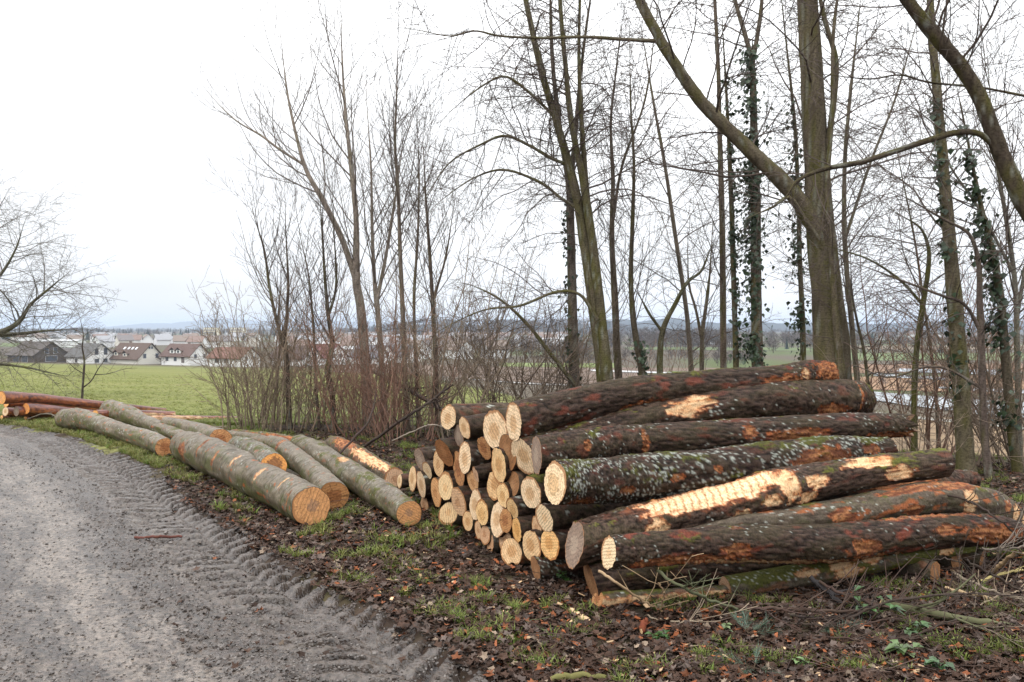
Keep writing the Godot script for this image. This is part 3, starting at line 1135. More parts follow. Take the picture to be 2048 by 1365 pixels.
const SKY_LOW := 1.08
const SKY_TOP := 3.0
const S_NEAR := 10.56

func _ready() -> void:
	rng.seed = 7
	noise.seed = 11
	noise.frequency = 1.0
	noise.fractal_octaves = 3
	fine.seed = 23
	fine.frequency = 1.0
	fine.fractal_octaves = 1
	# camera
	var cam := Camera3D.new()
	cam.name = "camera"
	cam.projection = Camera3D.PROJECTION_FRUSTUM
	cam.near = 0.1
	cam.far = 40000.0
	cam.size = 0.1 * 1365.0 / 1650.0
	cam.frustum_offset = Vector2(0.0, -0.1 * 27.5 / 1650.0)
	cam.position = Vector3(0, 1.7, 0)
	add_child(cam)
	# sky, air, exposure
	var env := Environment.new()
	env.background_mode = Environment.BG_SKY
	env.sky = Sky.new()
	env.sky.sky_material = overcast()
	env.tonemap_mode = Environment.TONE_MAPPER_LINEAR
	env.tonemap_exposure = 1.0
	env.fog_enabled = true
	env.fog_density = 0.00015
	env.fog_light_color = Color(0.86, 0.92, 1.0)
	env.sdfgi_enabled = true
	env.ssao_enabled = true
	env.ssil_enabled = true
	var we := WorldEnvironment.new()
	we.name = "world_environment"
	we.environment = env
	add_child(we)
	# the sun behind the cloud
	var sun := DirectionalLight3D.new()
	sun.name = "sun"
	sun.light_energy = 0.35
	sun.light_angular_distance = 20.0
	sun.light_color = Color(1.0, 0.98, 0.95)
	sun.shadow_enabled = true
	sun.rotation_degrees = Vector3(-52, -40, 0)
	add_child(sun)
	edge = [Vector2(5.40, -4.00), Vector2(2.90, 0.00), Vector2(1.15, 2.50), Vector2(-0.11, 4.09), Vector2(-0.55, 4.71), Vector2(-1.29, 5.55), Vector2(-1.97, 6.45), Vector2(-2.81, 7.68), Vector2(-3.87, 9.20), Vector2(-5.06, 10.79), Vector2(-7.15, 13.05), Vector2(-8.93, 14.38), Vector2(-12.50, 16.60), Vector2(-17.00, 18.40), Vector2(-25.00, 20.20), Vector2(-40.00, 21.50)]
	make_materials()
	build_ground()
	build_track()
	valley()
	village()
	logs()
	trees()
	shrubs()
	litter()
	dead_wood()

func valley() -> void:
	field("ploughed_field", [Vector2(-53, 229), Vector2(72, 221), Vector2(91, 316), Vector2(-65, 332)], Color(0.15, 0.108, 0.082), M.far, 0.12, 1.5)
	field("footpath", [Vector2(-19, 220), Vector2(28, 212), Vector2(28, 218), Vector2(-20, 224)], Color(0.4, 0.38, 0.36), M.far, 0.2, 0.6)
	field("green_strip", [Vector2(-5, 324), Vector2(41, 316), Vector2(46, 355), Vector2(-5, 360)], Color(0.16, 0.19, 0.07), M.far, 0.2, 2)
	field("green_field", [Vector2(43, 267), Vector2(77, 238), Vector2(84, 279), Vector2(56, 291)], Color(0.12, 0.16, 0.055), M.far, 0.25, 1.5)
	field("road_far", [Vector2(28, 291), Vector2(83, 254), Vector2(85, 262), Vector2(28, 301)], Color(0.5, 0.5, 0.5), M.far, 0.3, 0.8)
	field("reed_field", [Vector2(34, 104), Vector2(68, 88), Vector2(95, 128), Vector2(51, 157)], Color(0.2, 0.14, 0.085), M.far, 0.12, 3)
	field("path", [Vector2(61, 151), Vector2(82, 115), Vector2(85, 119), Vector2(63, 155)], Color(0.3, 0.29, 0.25), M.far, 0.2, 0.6)
	field("river", [Vector2(73, 189), Vector2(84, 143), Vector2(103, 172), Vector2(80, 207)], Color(0.2, 0.22, 0.22), M.water, 0.25, 2)
	field("river", [Vector2(84, 143), Vector2(100, 120), Vector2(120, 144), Vector2(103, 172)], Color(0.2, 0.22, 0.22), M.water, 0.27, 2)
	field("reed_bank", [Vector2(81, 211), Vector2(138, 179), Vector2(211, 273), Vector2(100, 259)], Color(0.24, 0.15, 0.09), M.far, 0.14, 3)
	field("pond", [Vector2(115, 264), Vector2(126, 238), Vector2(133, 254), Vector2(121, 276)], Color(0.2, 0.22, 0.22), M.water, 0.3, 2)
	field("pond", [Vector2(134, 288), Vector2(158, 267), Vector2(176, 298), Vector2(145, 308)], Color(0.2, 0.22, 0.22), M.water, 0.3, 2)
	field("pond", [Vector2(108, 207), Vector2(120, 192), Vector2(127, 202), Vector2(112, 214)], Color(0.2, 0.22, 0.22), M.water, 0.3, 2)
	field("reed_bank", [Vector2(104, 279), Vector2(248, 298), Vector2(304, 365), Vector2(129, 345)], Color(0.2, 0.125, 0.08), M.far, 0.16, 3)
	field("green_field", [Vector2(144, 387), Vector2(322, 387), Vector2(415, 498), Vector2(186, 498)], Color(0.13, 0.16, 0.07), M.far, 0.18, 3)
	field("green_field", [Vector2(79, 576), Vector2(221, 540), Vector2(259, 632), Vector2(89, 648)], Color(0.12, 0.15, 0.065), M.far, 0.2, 3)
	field("green_field", [Vector2(-57, 762), Vector2(49, 762), Vector2(59, 925), Vector2(-53, 925)], Color(0.13, 0.165, 0.06), M.far, 0.4, 3)
	field("tan_field", [Vector2(236, 576), Vector2(445, 576), Vector2(572, 740), Vector2(287, 700)], Color(0.2, 0.16, 0.11), M.far, 0.2, 3)
	field("green_field", [Vector2(-602, 1178), Vector2(-517, 1178), Vector2(-710, 1619), Vector2(-818, 1619)], Color(0.14, 0.17, 0.07), M.far, 0.2, 3)
	field("tan_field", [Vector2(-517, 1178), Vector2(-431, 1178), Vector2(-593, 1619), Vector2(-710, 1619)], Color(0.2, 0.17, 0.1), M.far, 0.2, 3)
	field("green_field", [Vector2(-412, 664), Vector2(-308, 617), Vector2(-380, 762), Vector2(-502, 810)], Color(0.13, 0.16, 0.065), M.far, 0.2, 3)
	hill("far_hill", -5200.0, -1700.0, 8600.0, 2500.0, 100.0, Color(0.06, 0.065, 0.06), 3.0, 0.35)
	hill("far_hill", -3200.0, -900.0, 8000.0, 2500.0, 78.0, Color(0.06, 0.065, 0.06), 9.0, 0.3)
	hill("wooded_hill", -420.0, 330.0, 1900.0, 500.0, 25.0, Color(0.05, 0.047, 0.043), 5.0, 0.25)
	hill("wooded_hill", 180.0, 1300.0, 2900.0, 800.0, 36.0, Color(0.035, 0.042, 0.045), 7.0, 0.2)
	hill("wooded_hill", 800.0, 3400.0, 2700.0, 900.0, 38.0, Color(0.035, 0.042, 0.045), 13.0, 0.2)
	hill("low_hill", -3000.0, 2500.0, 3200.0, 900.0, -6.0, Color(0.06, 0.058, 0.05), 17.0, 0.05)
	# woods and hedges too far off to count: [bearing from, to (x per metre forwards), from, to metres, how many, height, rise, fir share]
	rng.seed = 91
	var m1 := bare_mesh(1)
	var m2 := bare_mesh(2)
	var m3 := fir_mesh()
	var sp := [[], [], []]
	var co := [PackedColorArray(), PackedColorArray(), PackedColorArray()]
	var areas := [[-0.62, -0.3, 900, 2400, 420, 11.0, 0.0, 0.25], [-0.3, 0.1, 1100, 2300, 420, 11.0, 0.0, 0.15], [-0.21, 0.16, 1920, 2300, 900, 13.0, 1.0, 0.2],
		[0.1, 0.42, 480, 1500, 760, 11.0, 0.0, 0.04], [0.12, 0.3, 620, 760, 160, 15.0, 0.0, 0.02], [0.36, 0.8, 420, 1800, 700, 9.0, 0.0, 0.05],
		[-0.12, 0.1, 400, 620, 150, 9.0, 0.0, 0.02], [0.38, 0.75, 190, 330, 320, 2.6, 0.0, 0.0], [0.05, 0.3, 330, 430, 110, 6.0, 0.0, 0.0],
		[-0.62, -0.1, 2400, 3200, 500, 13.0, 0.0, 0.3], [0.1, 0.8, 2200, 3600, 900, 13.0, 0.0, 0.2], [-0.45, -0.2, 300, 420, 50, 6.0, 0.0, 0.1], [-0.62, -0.1, 285, 370, 46, 5.0, 0.0, 0.06]]
	for a in areas:
		for k in a[4]:
			var t := rng.randf_range(a[0], a[1])
			var f := rng.randf_range(a[2], a[3])
			if nz(t * 14.0, f * 0.006, 61.0) < -0.12 and a[6] == 0.0:
				continue
			var y := land(t * f, f)
			if a[6] > 0.0:
				y += 26.0 * smoothstep(1900.0, 2200.0, f) * smoothstep(-0.21, -0.1, t) * smoothstep(0.165, 0.1, t)
			var kind := 2 if rng.randf() < a[7] else rng.randi() % 2
			var h: float = a[5] * rng.randf_range(0.6, 1.25)
			var wd := h * rng.randf_range(0.9, 1.5)
			sp[kind].append(Transform3D(Basis(Vector3.UP, rng.randf() * TAU).scaled_local(Vector3(wd, h, wd)), Vector3(t * f, y, -f)))
			var g := rng.randf_range(0.75, 1.3)
			co[kind].append(Color(0.02 * g, 0.032 * g, 0.022 * g) if kind == 2 else Color(0.085 * g, 0.066 * g, 0.055 * g))
	scatter("far_woods", m1, M.twig, sp[0], co[0], "bare grey brown woods and hedges spread over the valley", "woods")
	scatter("far_woods", m2, M.twig, sp[1], co[1], "bare brownish copses between the fields of the valley", "woods")
	scatter("far_firs", m3, M.twig, sp[2], co[2], "dark green conifers dotted through the far woods", "woods")

func village() -> void:
	rng.seed = 17
	var white := Color(0.72, 0.72, 0.7)
	var w := "window"
	var at := func(t: float, f: float, up := 0.0) -> Vector3: return Vector3(t * f, land(t * f, f) + up, -f)
	house("dark chalet with black timber gable and white garage doors, at the meadow's left end", at.call(-0.575, 314.9), -0.55, 18.3, 13, 3.1, 4.6, Color(0.1, 0.085, 0.075), Color(0.11, 0.095, 0.09),
		{"opens": [["x", -1.6, 4.6, 1.5, 2.2, w], ["x", 1.8, 4.6, 1.5, 2.2, w], ["x", 0.0, 1.6, 4.2, 2.0, w], ["z", -3.0, 1.5, 4.0, 2.2, w], ["z", 3.0, 1.5, 4.0, 2.2, w]], "chimneys": [[-3.0, 1.0]]})
	house("white gabled house with grey roof behind the small bare tree", at.call(-0.511, 310.88), -0.61, 14.6, 10.8, 2.9, 4.5, white, Color(0.125, 0.118, 0.115),
		{"opens": [["x", -1.7, 4.6, 1.3, 2.4, w], ["x", 1.7, 4.6, 1.3, 2.4, w], ["x", -1.6, 1.2, 1.6, 1.4, w], ["x", 1.6, 1.2, 1.6, 1.4, w], ["z", 0.0, 1.2, 1.6, 1.4, w]], "chimneys": [[0.0, -1.5]]})
	house("cream gabled house with big dark roof and four skylights", at.call(-0.456, 310.88), -0.52, 17.1, 10.8, 2.5, 5.3, Color(0.64, 0.62, 0.55), Color(0.12, 0.085, 0.07),
		{"skylights": [[-3.5, 0.62], [-1.0, 0.62], [1.2, 0.62], [3.4, 0.62]], "dormers": [[-5.0, 0.2], [0.6, 0.15]], "opens": [["x", -0.5, 6.2, 0.7, 0.8, w], ["x", 0.6, 6.2, 0.7, 0.8, w], ["x", -2.6, 3.2, 1.2, 1.6, w], ["x", 2.6, 3.2, 1.2, 1.6, w]], "chimneys": [[-4.6, -1.0]]})
	house("white house with red brown roof and twin dormers", at.call(-0.396, 302.84), -0.41, 13.4, 9.72, 3.7, 4, white, Color(0.13, 0.088, 0.077),
		{"dormers": [[-2.2, 0.25], [0.7, 0.25]], "opens": [["x", -2.4, 3.4, 1.2, 1.4, w], ["x", 2.0, 3.4, 1.2, 1.4, w], ["z", -4.0, 2.4, 1.3, 1.4, w], ["z", 0.0, 2.4, 1.3, 1.4, w], ["z", 3.6, 2.2, 1.2, 2.0, "door"]], "chimneys": [[1.0, -0.8]]})
	house("wide white bungalow with brown tiled roof at the edge of the shrubs", at.call(-0.337, 289.44), -0.43, 14.6, 9.72, 3.4, 3.3, white, Color(0.19, 0.1, 0.075),
		{"opens": [["z", -3.2, 2.2, 1.8, 1.3, w], ["z", 1.0, 2.2, 1.8, 1.3, w], ["x", -2.0, 3.0, 1.2, 1.4, w], ["x", 2.0, 3.0, 1.2, 1.4, w]], "chimneys": [[-2.0, -1.2]]})
	house("brown roofed house half hidden by the burred tree", at.call(-0.262, 310.88), -0.36, 14.6, 10.8, 3.2, 4.3, white, Color(0.115, 0.082, 0.074), {"opens": [["x", -2.0, 3.4, 1.2, 1.4, w], ["x", 2.0, 3.4, 1.2, 1.4, w], ["z", 0.0, 2.0, 1.6, 1.4, w]]})
	house("white gable with maroon roof behind the dark bent stem", at.call(-0.228, 328.3), -0.58, 14.6, 10.8, 3.4, 4.6, white, Color(0.15, 0.06, 0.055), {"opens": [["x", -1.8, 3.6, 1.2, 1.4, w], ["x", 1.8, 3.6, 1.2, 1.4, w]]})
	house("grey roofed white house seen between the two ash trees", at.call(-0.168, 341.7), -0.65, 15.9, 10.8, 3.1, 4.5, white, Color(0.13, 0.125, 0.13), {"opens": [["x", 0.0, 4.4, 1.4, 1.6, w], ["z", -2.0, 2.0, 1.4, 1.4, w], ["z", 2.0, 2.0, 1.4, 1.4, w]]})
	house("white double gabled house right of the splayed ash stem", at.call(-0.135, 359.12), -0.51, 14.6, 10.8, 3.2, 4.3, white, Color(0.14, 0.13, 0.135), {"opens": [["x", 0.0, 4.2, 1.4, 1.6, w], ["z", 0.0, 2.0, 1.6, 1.4, w]]})
	house("long low grey barn between the chalet and the white gable", at.call(-0.545, 351.08), -0.14, 22, 10.8, 2.2, 3.1, Color(0.3, 0.28, 0.26), Color(0.13, 0.12, 0.115), {"opens": [["z", 0.0, 1.2, 3.0, 2.2, "door"]]})
	for s in [[-0.364, 1000.0, "pale yellow apartment block above the village roofs, nearer the open meadow", Color(0.66, 0.62, 0.48)], [-0.332, 1030.0, "pale yellow apartment block by the shrub tips", Color(0.66, 0.63, 0.52)]]:
		var base: Vector3 = at.call(s[0], s[1])
		var root := thing("apartment_block", s[2], "apartment block", base)
		var b := Buf.new()
		box(b, Vector3(-8, 0, -6), Vector3(8, 15, 6), s[3])
		put("wall", commit(b), M.paint, root)
		var r := Buf.new()
		box(r, Vector3(-8.2, 15.02, -6.2), Vector3(8.2, 15.6, 6.2), Color(0.4, 0.39, 0.37))
		put("roof", commit(r), M.paint, root)
		for i in 4:
			var g := Buf.new()
			box(g, Vector3(-7.4, 2.0 + i * 3.2, 5.9), Vector3(7.4, 3.4 + i * 3.2, 6.1), Color(0.3, 0.3, 0.3))
			put("window", commit(g), M.glass, root)
	# the village in the distance: one of each look, then copies
	var looks := [["small white house with tan roof", white, Color(0.24, 0.19, 0.16)], ["small white house with grey roof", Color(0.66, 0.66, 0.66), Color(0.34, 0.34, 0.35)],
		["small white house with reddish brown roof", white, Color(0.24, 0.17, 0.145)], ["small cream house with dark roof", Color(0.6, 0.57, 0.5), Color(0.2, 0.18, 0.17)],
		["long white flat roofed hall", Color(0.7, 0.7, 0.7), Color(0.5, 0.5, 0.5)]]
	var protos := []
	var where := ["beyond the open meadow", "behind the thicket of shrubs", "between the ivied tree and the pile's back corner", "beyond the field behind the ivy column", "past the river flats"]
	var areas := [[-0.6, -0.3, 620, 1150, 58], [-0.28, -0.02, 380, 1250, 120], [-0.06, 0.07, 620, 1250, 62], [0.1, 0.3, 700, 1300, 8], [0.45, 0.6, 900, 1500, 8]]
	for ai in areas.size():
		var a: Array = areas[ai]
		for k in a[4]:
			var t := rng.randf_range(a[0], a[1])
			var f := rng.randf_range(a[2], a[3])
			var i := (rng.randi() % 4) if rng.randf() < 0.88 else 4
			var p: Vector3 = at.call(t, f)
			var turn := rng.randf_range(-1.2, 1.2)
			if protos.size() <= i or protos[i] == null:
				while protos.size() <= i:
					protos.append(null)
				var flat := i == 4
				protos[i] = house(looks[i][0] + " " + where[ai], p, turn, 26.0 if flat else 12.0, 14.0 if flat else 9.5, 5.0, 1.2 if flat else 4.0, looks[i][1], looks[i][2], {"group": "houses of the distant village"})
			else:
				dup(protos[i], p, turn, looks[i][0] + " " + where[ai])

func logs() -> void:
	rng.seed = 301
	tree_log("dark topmost log of the big pile with long orange scar towards its far end", "ash", 0, [V(0.011, 1.033, -5.827), V(0.463, 1.124, -6.058), V(1.023, 1.200, -6.343), V(1.592, 1.238, -6.633), V(2.266, 1.269, -6.977), V(2.604, 1.297, -7.149), V(2.782, 1.283, -7.239)], [0.134, 0.128, 0.127, 0.121, 0.110, 0.117, 0.118], {"cell": 0.013, "spots": 0.7, "lich": 0.1, "moss": 0.05, "tilt": Vector2(0.18, -0.05), "patches": [[2.05, 105, 0.195, 32, "orange"], [2.3, 80, 0.06, 25.2, "pale"], [1, 140, 0.172, 25.6, "orange"], [2.75, 70, 0.234, 48, "orange"], [3.05, 60, 0.156, 64, "orange"]], "group": "logs in the big pile"})
	tree_log("thick furrowed brown log with fresh pale wound, second from top", "ash", 0, [V(0.077, 0.795, -5.787), V(0.457, 0.884, -5.981), V(1.051, 1.003, -6.284), V(1.849, 1.088, -6.690), V(2.441, 1.090, -6.992), V(2.921, 1.077, -7.236), V(3.111, 1.056, -7.333)], [0.137, 0.116, 0.129, 0.146, 0.165, 0.167, 0.151], {"cell": 0.013, "spots": 0.3, "lich": 0.25, "moss": 0.2, "tone": 1.15, "tilt": Vector2(-0.1, 0.15), "patches": [[1.35, 60, 0.128, 32.4, "pale"], [2.9, 90, 0.023, 60, "orange"], [3.6, 95, 0.039, 80, "orange"], [2.5, 120, 0.156, 16, "orange"]], "group": "logs in the big pile"})
	tree_log("long dark straight log with brown heart and broken pale tip", "ash", 5, [V(0.162, 0.854, -5.450), V(0.532, 0.889, -5.622), V(0.975, 0.898, -5.829), V(1.791, 0.895, -6.210), V(2.722, 0.895, -6.644), V(3.281, 0.880, -6.904)], [0.126, 0.123, 0.120, 0.120, 0.113, 0.096], {"cell": 0.013, "spots": 0.45, "lich": 0.35, "moss": 0.08, "tilt": Vector2(0.1, -0.2), "splinter": 0.16, "patches": [[1.25, 80, 0.031, 44, "orange"], [2, 70, 0.039, 25.6, "orange"], [2.3, 100, 0.172, 27.2, "orange"], [3.3, 135, 0.468, 20.8, "orange"], [0.55, 75, 0.047, 14.4, "orange"]], "group": "logs in the big pile"})
	tree_log("mossy orange flanked log squeezed between two long dark logs", "ash", 0, [V(0.131, 0.562, -5.675), V(0.630, 0.662, -5.908), V(1.222, 0.737, -6.184), V(1.871, 0.776, -6.487), V(2.538, 0.773, -6.797)], [0.110, 0.115, 0.112, 0.118, 0.115], {"cell": 0.02, "moss": 0.75, "tone": 1.1, "patches": [[0.9, 70, 0.312, 32, "orange"]], "group": "logs in the big pile"})
	tree_log("dark log with clear growth rings and white lichen on its back", "ash", 6, [V(0.268, 0.731, -5.142), V(0.562, 0.720, -5.267), V(0.976, 0.720, -5.443), V(1.653, 0.738, -5.730), V(2.274, 0.766, -5.994), V(2.837, 0.767, -6.233)], [0.134, 0.140, 0.148, 0.149, 0.138, 0.098], {"cell": 0.012, "spots": 0.35, "lich": 0.86, "moss": 0.42, "tone": 0.8, "tilt": Vector2(0.05, 0.08), "patches": [[0.75, 110, 0.078, 11.2, "orange"], [1.15, 85, 0.039, 9.6, "orange"], [2.1, 85, 0.203, 33.6, "orange"], [2.55, 70, 0.078, 16, "orange"], [0.25, 150, 0.156, 24, "orange"], [1.4, 75, 0.023, 8, "orange"]], "group": "logs in the big pile"})
	tree_log("shaded log with coarse diagonal saw marks under the lichened log", "ash", 1, [V(0.209, 0.450, -5.401), V(0.595, 0.459, -5.581), V(1.038, 0.472, -5.788), V(1.768, 0.530, -6.128), V(2.445, 0.548, -6.443)], [0.092, 0.091, 0.095, 0.097, 0.094], {"cell": 0.02, "moss": 0.2, "group": "logs in the big pile"})
	tree_log("thick log with notched grey end and long strip of bared striped wood", "ash", 5, [V(0.381, 0.373, -5.033), V(0.706, 0.440, -5.158), V(1.045, 0.485, -5.288), V(1.400, 0.533, -5.424), V(1.775, 0.593, -5.568), V(2.049, 0.631, -5.673), V(2.544, 0.673, -5.863), V(3.198, 0.696, -6.114)], [0.131, 0.125, 0.125, 0.135, 0.145, 0.124, 0.110, 0.104], {"cell": 0.012, "spots": 0.35, "lich": 0.15, "moss": 0.28, "tone": 1.3, "tilt": Vector2(0.45, -0.05), "rough": 0.006, "patches": [[1.15, 28, 0.62, 42, "striped"], [1.78, 60, 0.119, 45, "pale"], [0.63, 95, 0.085, 30.6, "pale"], [1.35, 120, 0.085, 21.6, "pale"], [1.6, 95, 0.085, 16.2, "pale"], [2.12, 75, 0.111, 21.6, "pale"], [2.55, 35, 0.145, 27, "pale"], [2.72, 95, 0.085, 25.2, "pale"], [2, 120, 0.136, 19.8, "pale"], [3.42, 100, 0.051, 54, "pale"]], "group": "logs in the big pile"})
	tree_log("furrowed brown log lying in the gap behind the notched log", "ash", 4, [V(1.702, 0.377, -5.900), V(2.200, 0.408, -6.091), V(2.824, 0.445, -6.331), V(3.399, 0.469, -6.551), V(3.727, 0.458, -6.677)], [0.057, 0.085, 0.096, 0.095, 0.081], {"cell": 0.016, "tone": 1.25, "moss": 0.35, "patches": [[1.2, 60, 0.312, 16, "orange"]], "group": "logs in the big pile"})
	tree_log("long log bending down at its far end with large oval pale wound", "alder", 4, [V(0.955, 0.349, -5.150), V(1.479, 0.413, -5.351), V(2.124, 0.417, -5.599), V(2.574, 0.451, -5.772), V(3.054, 0.469, -5.956), V(3.469, 0.399, -6.115), V(3.685, 0.314, -6.198), V(3.783, 0.207, -6.235)], [0.062, 0.075, 0.098, 0.108, 0.119, 0.122, 0.116, 0.098], {"cell": 0.012, "spots": 0.8, "lich": 0.35, "moss": 0.08, "patches": [[0.95, 85, 0.078, 33.6, "orange"], [1.5, 110, 0.07, 20.8, "orange"], [1.98, 85, 0.06, 45, "pale"], [2.45, 75, 0.055, 24, "orange"], [2.66, 80, 0.076, 30.6, "pale"], [3.05, 60, 0.17, 27, "pale"], [1.7, 30, 0.39, 17.6, "orange"], [3.4, 120, 0.234, 17.6, "orange"]], "group": "logs in the big pile"})
	tree_log("dark glossy log with saw-marked oval end along the front of the pile", "ash", 1, [V(0.547, 0.421, -4.678), V(0.831, 0.413, -4.792), V(1.218, 0.395, -4.948), V(1.666, 0.348, -5.130), V(2.111, 0.313, -5.309), V(2.547, 0.317, -5.485), V(3.012, 0.297, -5.673), V(3.417, 0.260, -5.837), V(3.615, 0.219, -5.917)], [0.091, 0.099, 0.105, 0.115, 0.119, 0.113, 0.113, 0.110, 0.093], {"cell": 0.012, "spots": 0.9, "lich": 0.3, "moss": 0.02, "tone": 0.95, "tilt": Vector2(0.15, -0.05), "patches": [[0.55, 125, 0.39, 19.2, "orange"], [0.9, 95, 0.078, 20.8, "orange"], [1.75, 100, 0.109, 30.4, "orange"], [2.35, 70, 0.078, 17.6, "orange"], [2.8, 90, 0.312, 32, "orange"], [3.7, 100, 0.156, 36, "orange"], [1.3, 150, 0.68, 19.8, "pale"], [2.3, 0, 0.39, 17.6, "orange"]], "group": "logs in the big pile"})
	tree_log("dull dark log with broad brown end resting on the ground below the glossy log", "ash", 3, [V(0.484, 0.139, -5.050), V(0.767, 0.164, -5.142), V(1.135, 0.160, -5.262), V(1.558, 0.146, -5.399), V(1.889, 0.128, -5.507)], [0.122, 0.103, 0.092, 0.088, 0.080], {"tint": Color(1.25, 1.15, 1.05), "cell": 0.016, "lich": 0.3, "moss": 0.35, "tilt": Vector2(-0.15, -0.1), "spots": 0.2, "group": "logs in the big pile"})
	tree_log("split lowest front log with yellow bared wood and knot hole", "alder", 8, [V(0.513, 0.065, -4.950), V(0.812, 0.043, -5.036), V(1.171, 0.034, -5.139), V(1.538, 0.025, -5.244)], [0.048, 0.046, 0.047, 0.044], {"cell": 0.012, "moss": 0.4, "tilt": Vector2(0.3, 0.3), "splinter": 0.1, "patches": [[0.3, 95, 0.34, 45, "pale"], [0.75, 75, 0.212, 23.4, "pale"], [1.05, 95, 0.234, 48, "orange"], [0.5, 120, 0.39, 16, "orange"], [0.52, 70, 0.051, 21.6, "pale"]], "group": "logs in the big pile"})
	tree_log("moss covered low log with torn pale branch stubs", "alder", 4, [V(1.343, 0.052, -5.200), V(1.725, 0.075, -5.310), V(2.087, 0.106, -5.413), V(2.463, 0.141, -5.521), V(2.854, 0.164, -5.633), V(3.200, 0.168, -5.733)], [0.069, 0.074, 0.075, 0.067, 0.055, 0.035], {"cell": 0.012, "moss": 0.95, "lich": 0.35, "tone": 0.8, "patches": [[0.55, 60, 0.085, 21.6, "pale"], [0.85, 80, 0.111, 54, "pale"], [1.05, 50, 0.085, 28.8, "pale"], [1.65, 80, 0.051, 36, "pale"]], "group": "logs in the big pile"})
	tree_log("greenish log on the ground under the notched grey end", "ash", 3, [V(0.157, 0.090, -5.500), V(0.428, 0.078, -5.610), V(0.825, 0.056, -5.770), V(1.365, 0.031, -5.988)], [0.080, 0.082, 0.084, 0.083], {"cell": 0.016, "lich": 0.7, "tone": 1.1, "moss": 0.25, "patches": [[0.5, 70, 0.39, 5.6, "orange"]], "group": "logs in the big pile"})
	tree_log("pale log end sticking out at the upper back corner of the pile", "ash", 0, [V(-0.544, 0.935, -7.016), V(0.183, 0.919, -7.436), V(0.911, 0.922, -7.856), V(1.534, 0.893, -8.216)], [0.107, 0.107, 0.103, 0.101], {"tint": Color(0.85, 0.82, 0.78), "tone": 1.4, "tilt": Vector2(0.1, 0.2), "spots": 0.5, "group": "logs in the big pile", "cell": 0.024})
	tree_log("small pale round end below the upper back corner of the pile", "ash", 0, [V(-0.384, 0.887, -6.673), V(0.228, 0.943, -7.013), V(0.840, 1.017, -7.352), V(1.365, 1.097, -7.643)], [0.092, 0.092, 0.089, 0.088], {"tint": Color(0.99, 0.93, 0.86), "tone": 0.9, "moss": 0.2, "group": "logs in the big pile", "cell": 0.024})
	tree_log("shaded end with stepped saw cuts tucked under the small pale round", "ash", 5, [V(-0.450, 0.783, -6.944), V(0.291, 0.874, -7.338), V(1.033, 0.930, -7.733), V(1.669, 0.993, -8.071)], [0.101, 0.101, 0.098, 0.096], {"tint": Color(0.93, 0.93, 0.93), "group": "logs in the big pile", "cell": 0.024})
	tree_log("large cream coloured end left of the topmost dark log", "ash", 0, [V(-0.129, 0.925, -6.240), V(0.557, 0.990, -6.590), V(1.244, 1.031, -6.939), V(1.832, 1.098, -7.239)], [0.151, 0.151, 0.146, 0.143], {"tint": Color(1.02, 0.99, 0.98), "tilt": Vector2(0.05, 0.2), "group": "logs in the big pile", "cell": 0.024})
	tree_log("weathered orange cut end below the large cream end", "ash", 8, [V(-0.221, 0.745, -6.509), V(0.540, 0.805, -6.864), V(1.302, 0.881, -7.219), V(1.954, 0.913, -7.523)], [0.094, 0.094, 0.092, 0.090], {"tint": Color(1.26, 1.23, 1.11), "rough": 0.006, "group": "logs in the big pile", "cell": 0.024})
	tree_log("dark brown oval end under the topmost log", "alder", 3, [V(-0.033, 0.796, -5.969), V(0.729, 0.860, -6.324), V(1.490, 0.894, -6.679), V(2.143, 0.921, -6.983)], [0.132, 0.132, 0.128, 0.125], {"tint": Color(1.03, 0.97, 0.91), "group": "logs in the big pile", "cell": 0.024})
	tree_log("dull pinkish end at the back edge with a pale pith spot", "ash", 5, [V(-0.857, 0.465, -7.687), V(-0.096, 0.489, -8.042), V(0.665, 0.544, -8.397), V(1.318, 0.591, -8.701)], [0.112, 0.112, 0.108, 0.106], {"tint": Color(1.53, 1.37, 1.2), "group": "logs in the big pile", "cell": 0.024})
	tree_log("reddish brown end leaning over a tan one near the back", "ash", 3, [V(-0.581, 0.623, -7.055), V(0.180, 0.693, -7.410), V(0.941, 0.760, -7.765), V(1.594, 0.790, -8.069)], [0.122, 0.122, 0.118, 0.116], {"tint": Color(1.04, 0.87, 0.73), "tilt": Vector2(-0.3, 0.2), "group": "logs in the big pile", "cell": 0.024})
	tree_log("tan end with tiny white pith under the reddish brown end", "ash", 4, [V(-0.651, 0.495, -7.310), V(0.110, 0.525, -7.665), V(0.871, 0.588, -8.020), V(1.524, 0.621, -8.325)], [0.121, 0.121, 0.118, 0.115], {"tint": Color(1.13, 1.02, 0.83), "group": "logs in the big pile", "cell": 0.024})
	tree_log("small rough end wedged below the pinkish back end", "ash", 1, [V(-0.776, 0.395, -7.527), V(-0.014, 0.458, -7.882), V(0.747, 0.486, -8.237), V(1.400, 0.521, -8.542)], [0.083, 0.083, 0.081, 0.079], {"tint": Color(0.82, 0.81, 0.8), "group": "logs in the big pile", "cell": 0.024})
	tree_log("whitish torn end in the middle of the second row", "ash", 0, [V(-0.384, 0.648, -6.673), V(0.377, 0.690, -7.028), V(1.138, 0.749, -7.383), V(1.791, 0.816, -7.688)], [0.129, 0.129, 0.125, 0.123], {"tint": Color(0.93, 0.92, 0.92), "rough": 0.005, "lich": 0.5, "group": "logs in the big pile", "cell": 0.024})
	tree_log("brown end scored with horizontal saw steps", "ash", 8, [V(-0.447, 0.518, -6.894), V(0.314, 0.579, -7.249), V(1.076, 0.606, -7.604), V(1.728, 0.643, -7.908)], [0.148, 0.148, 0.143, 0.140], {"tint": Color(1.2, 1.23, 1.22), "group": "logs in the big pile", "cell": 0.024})
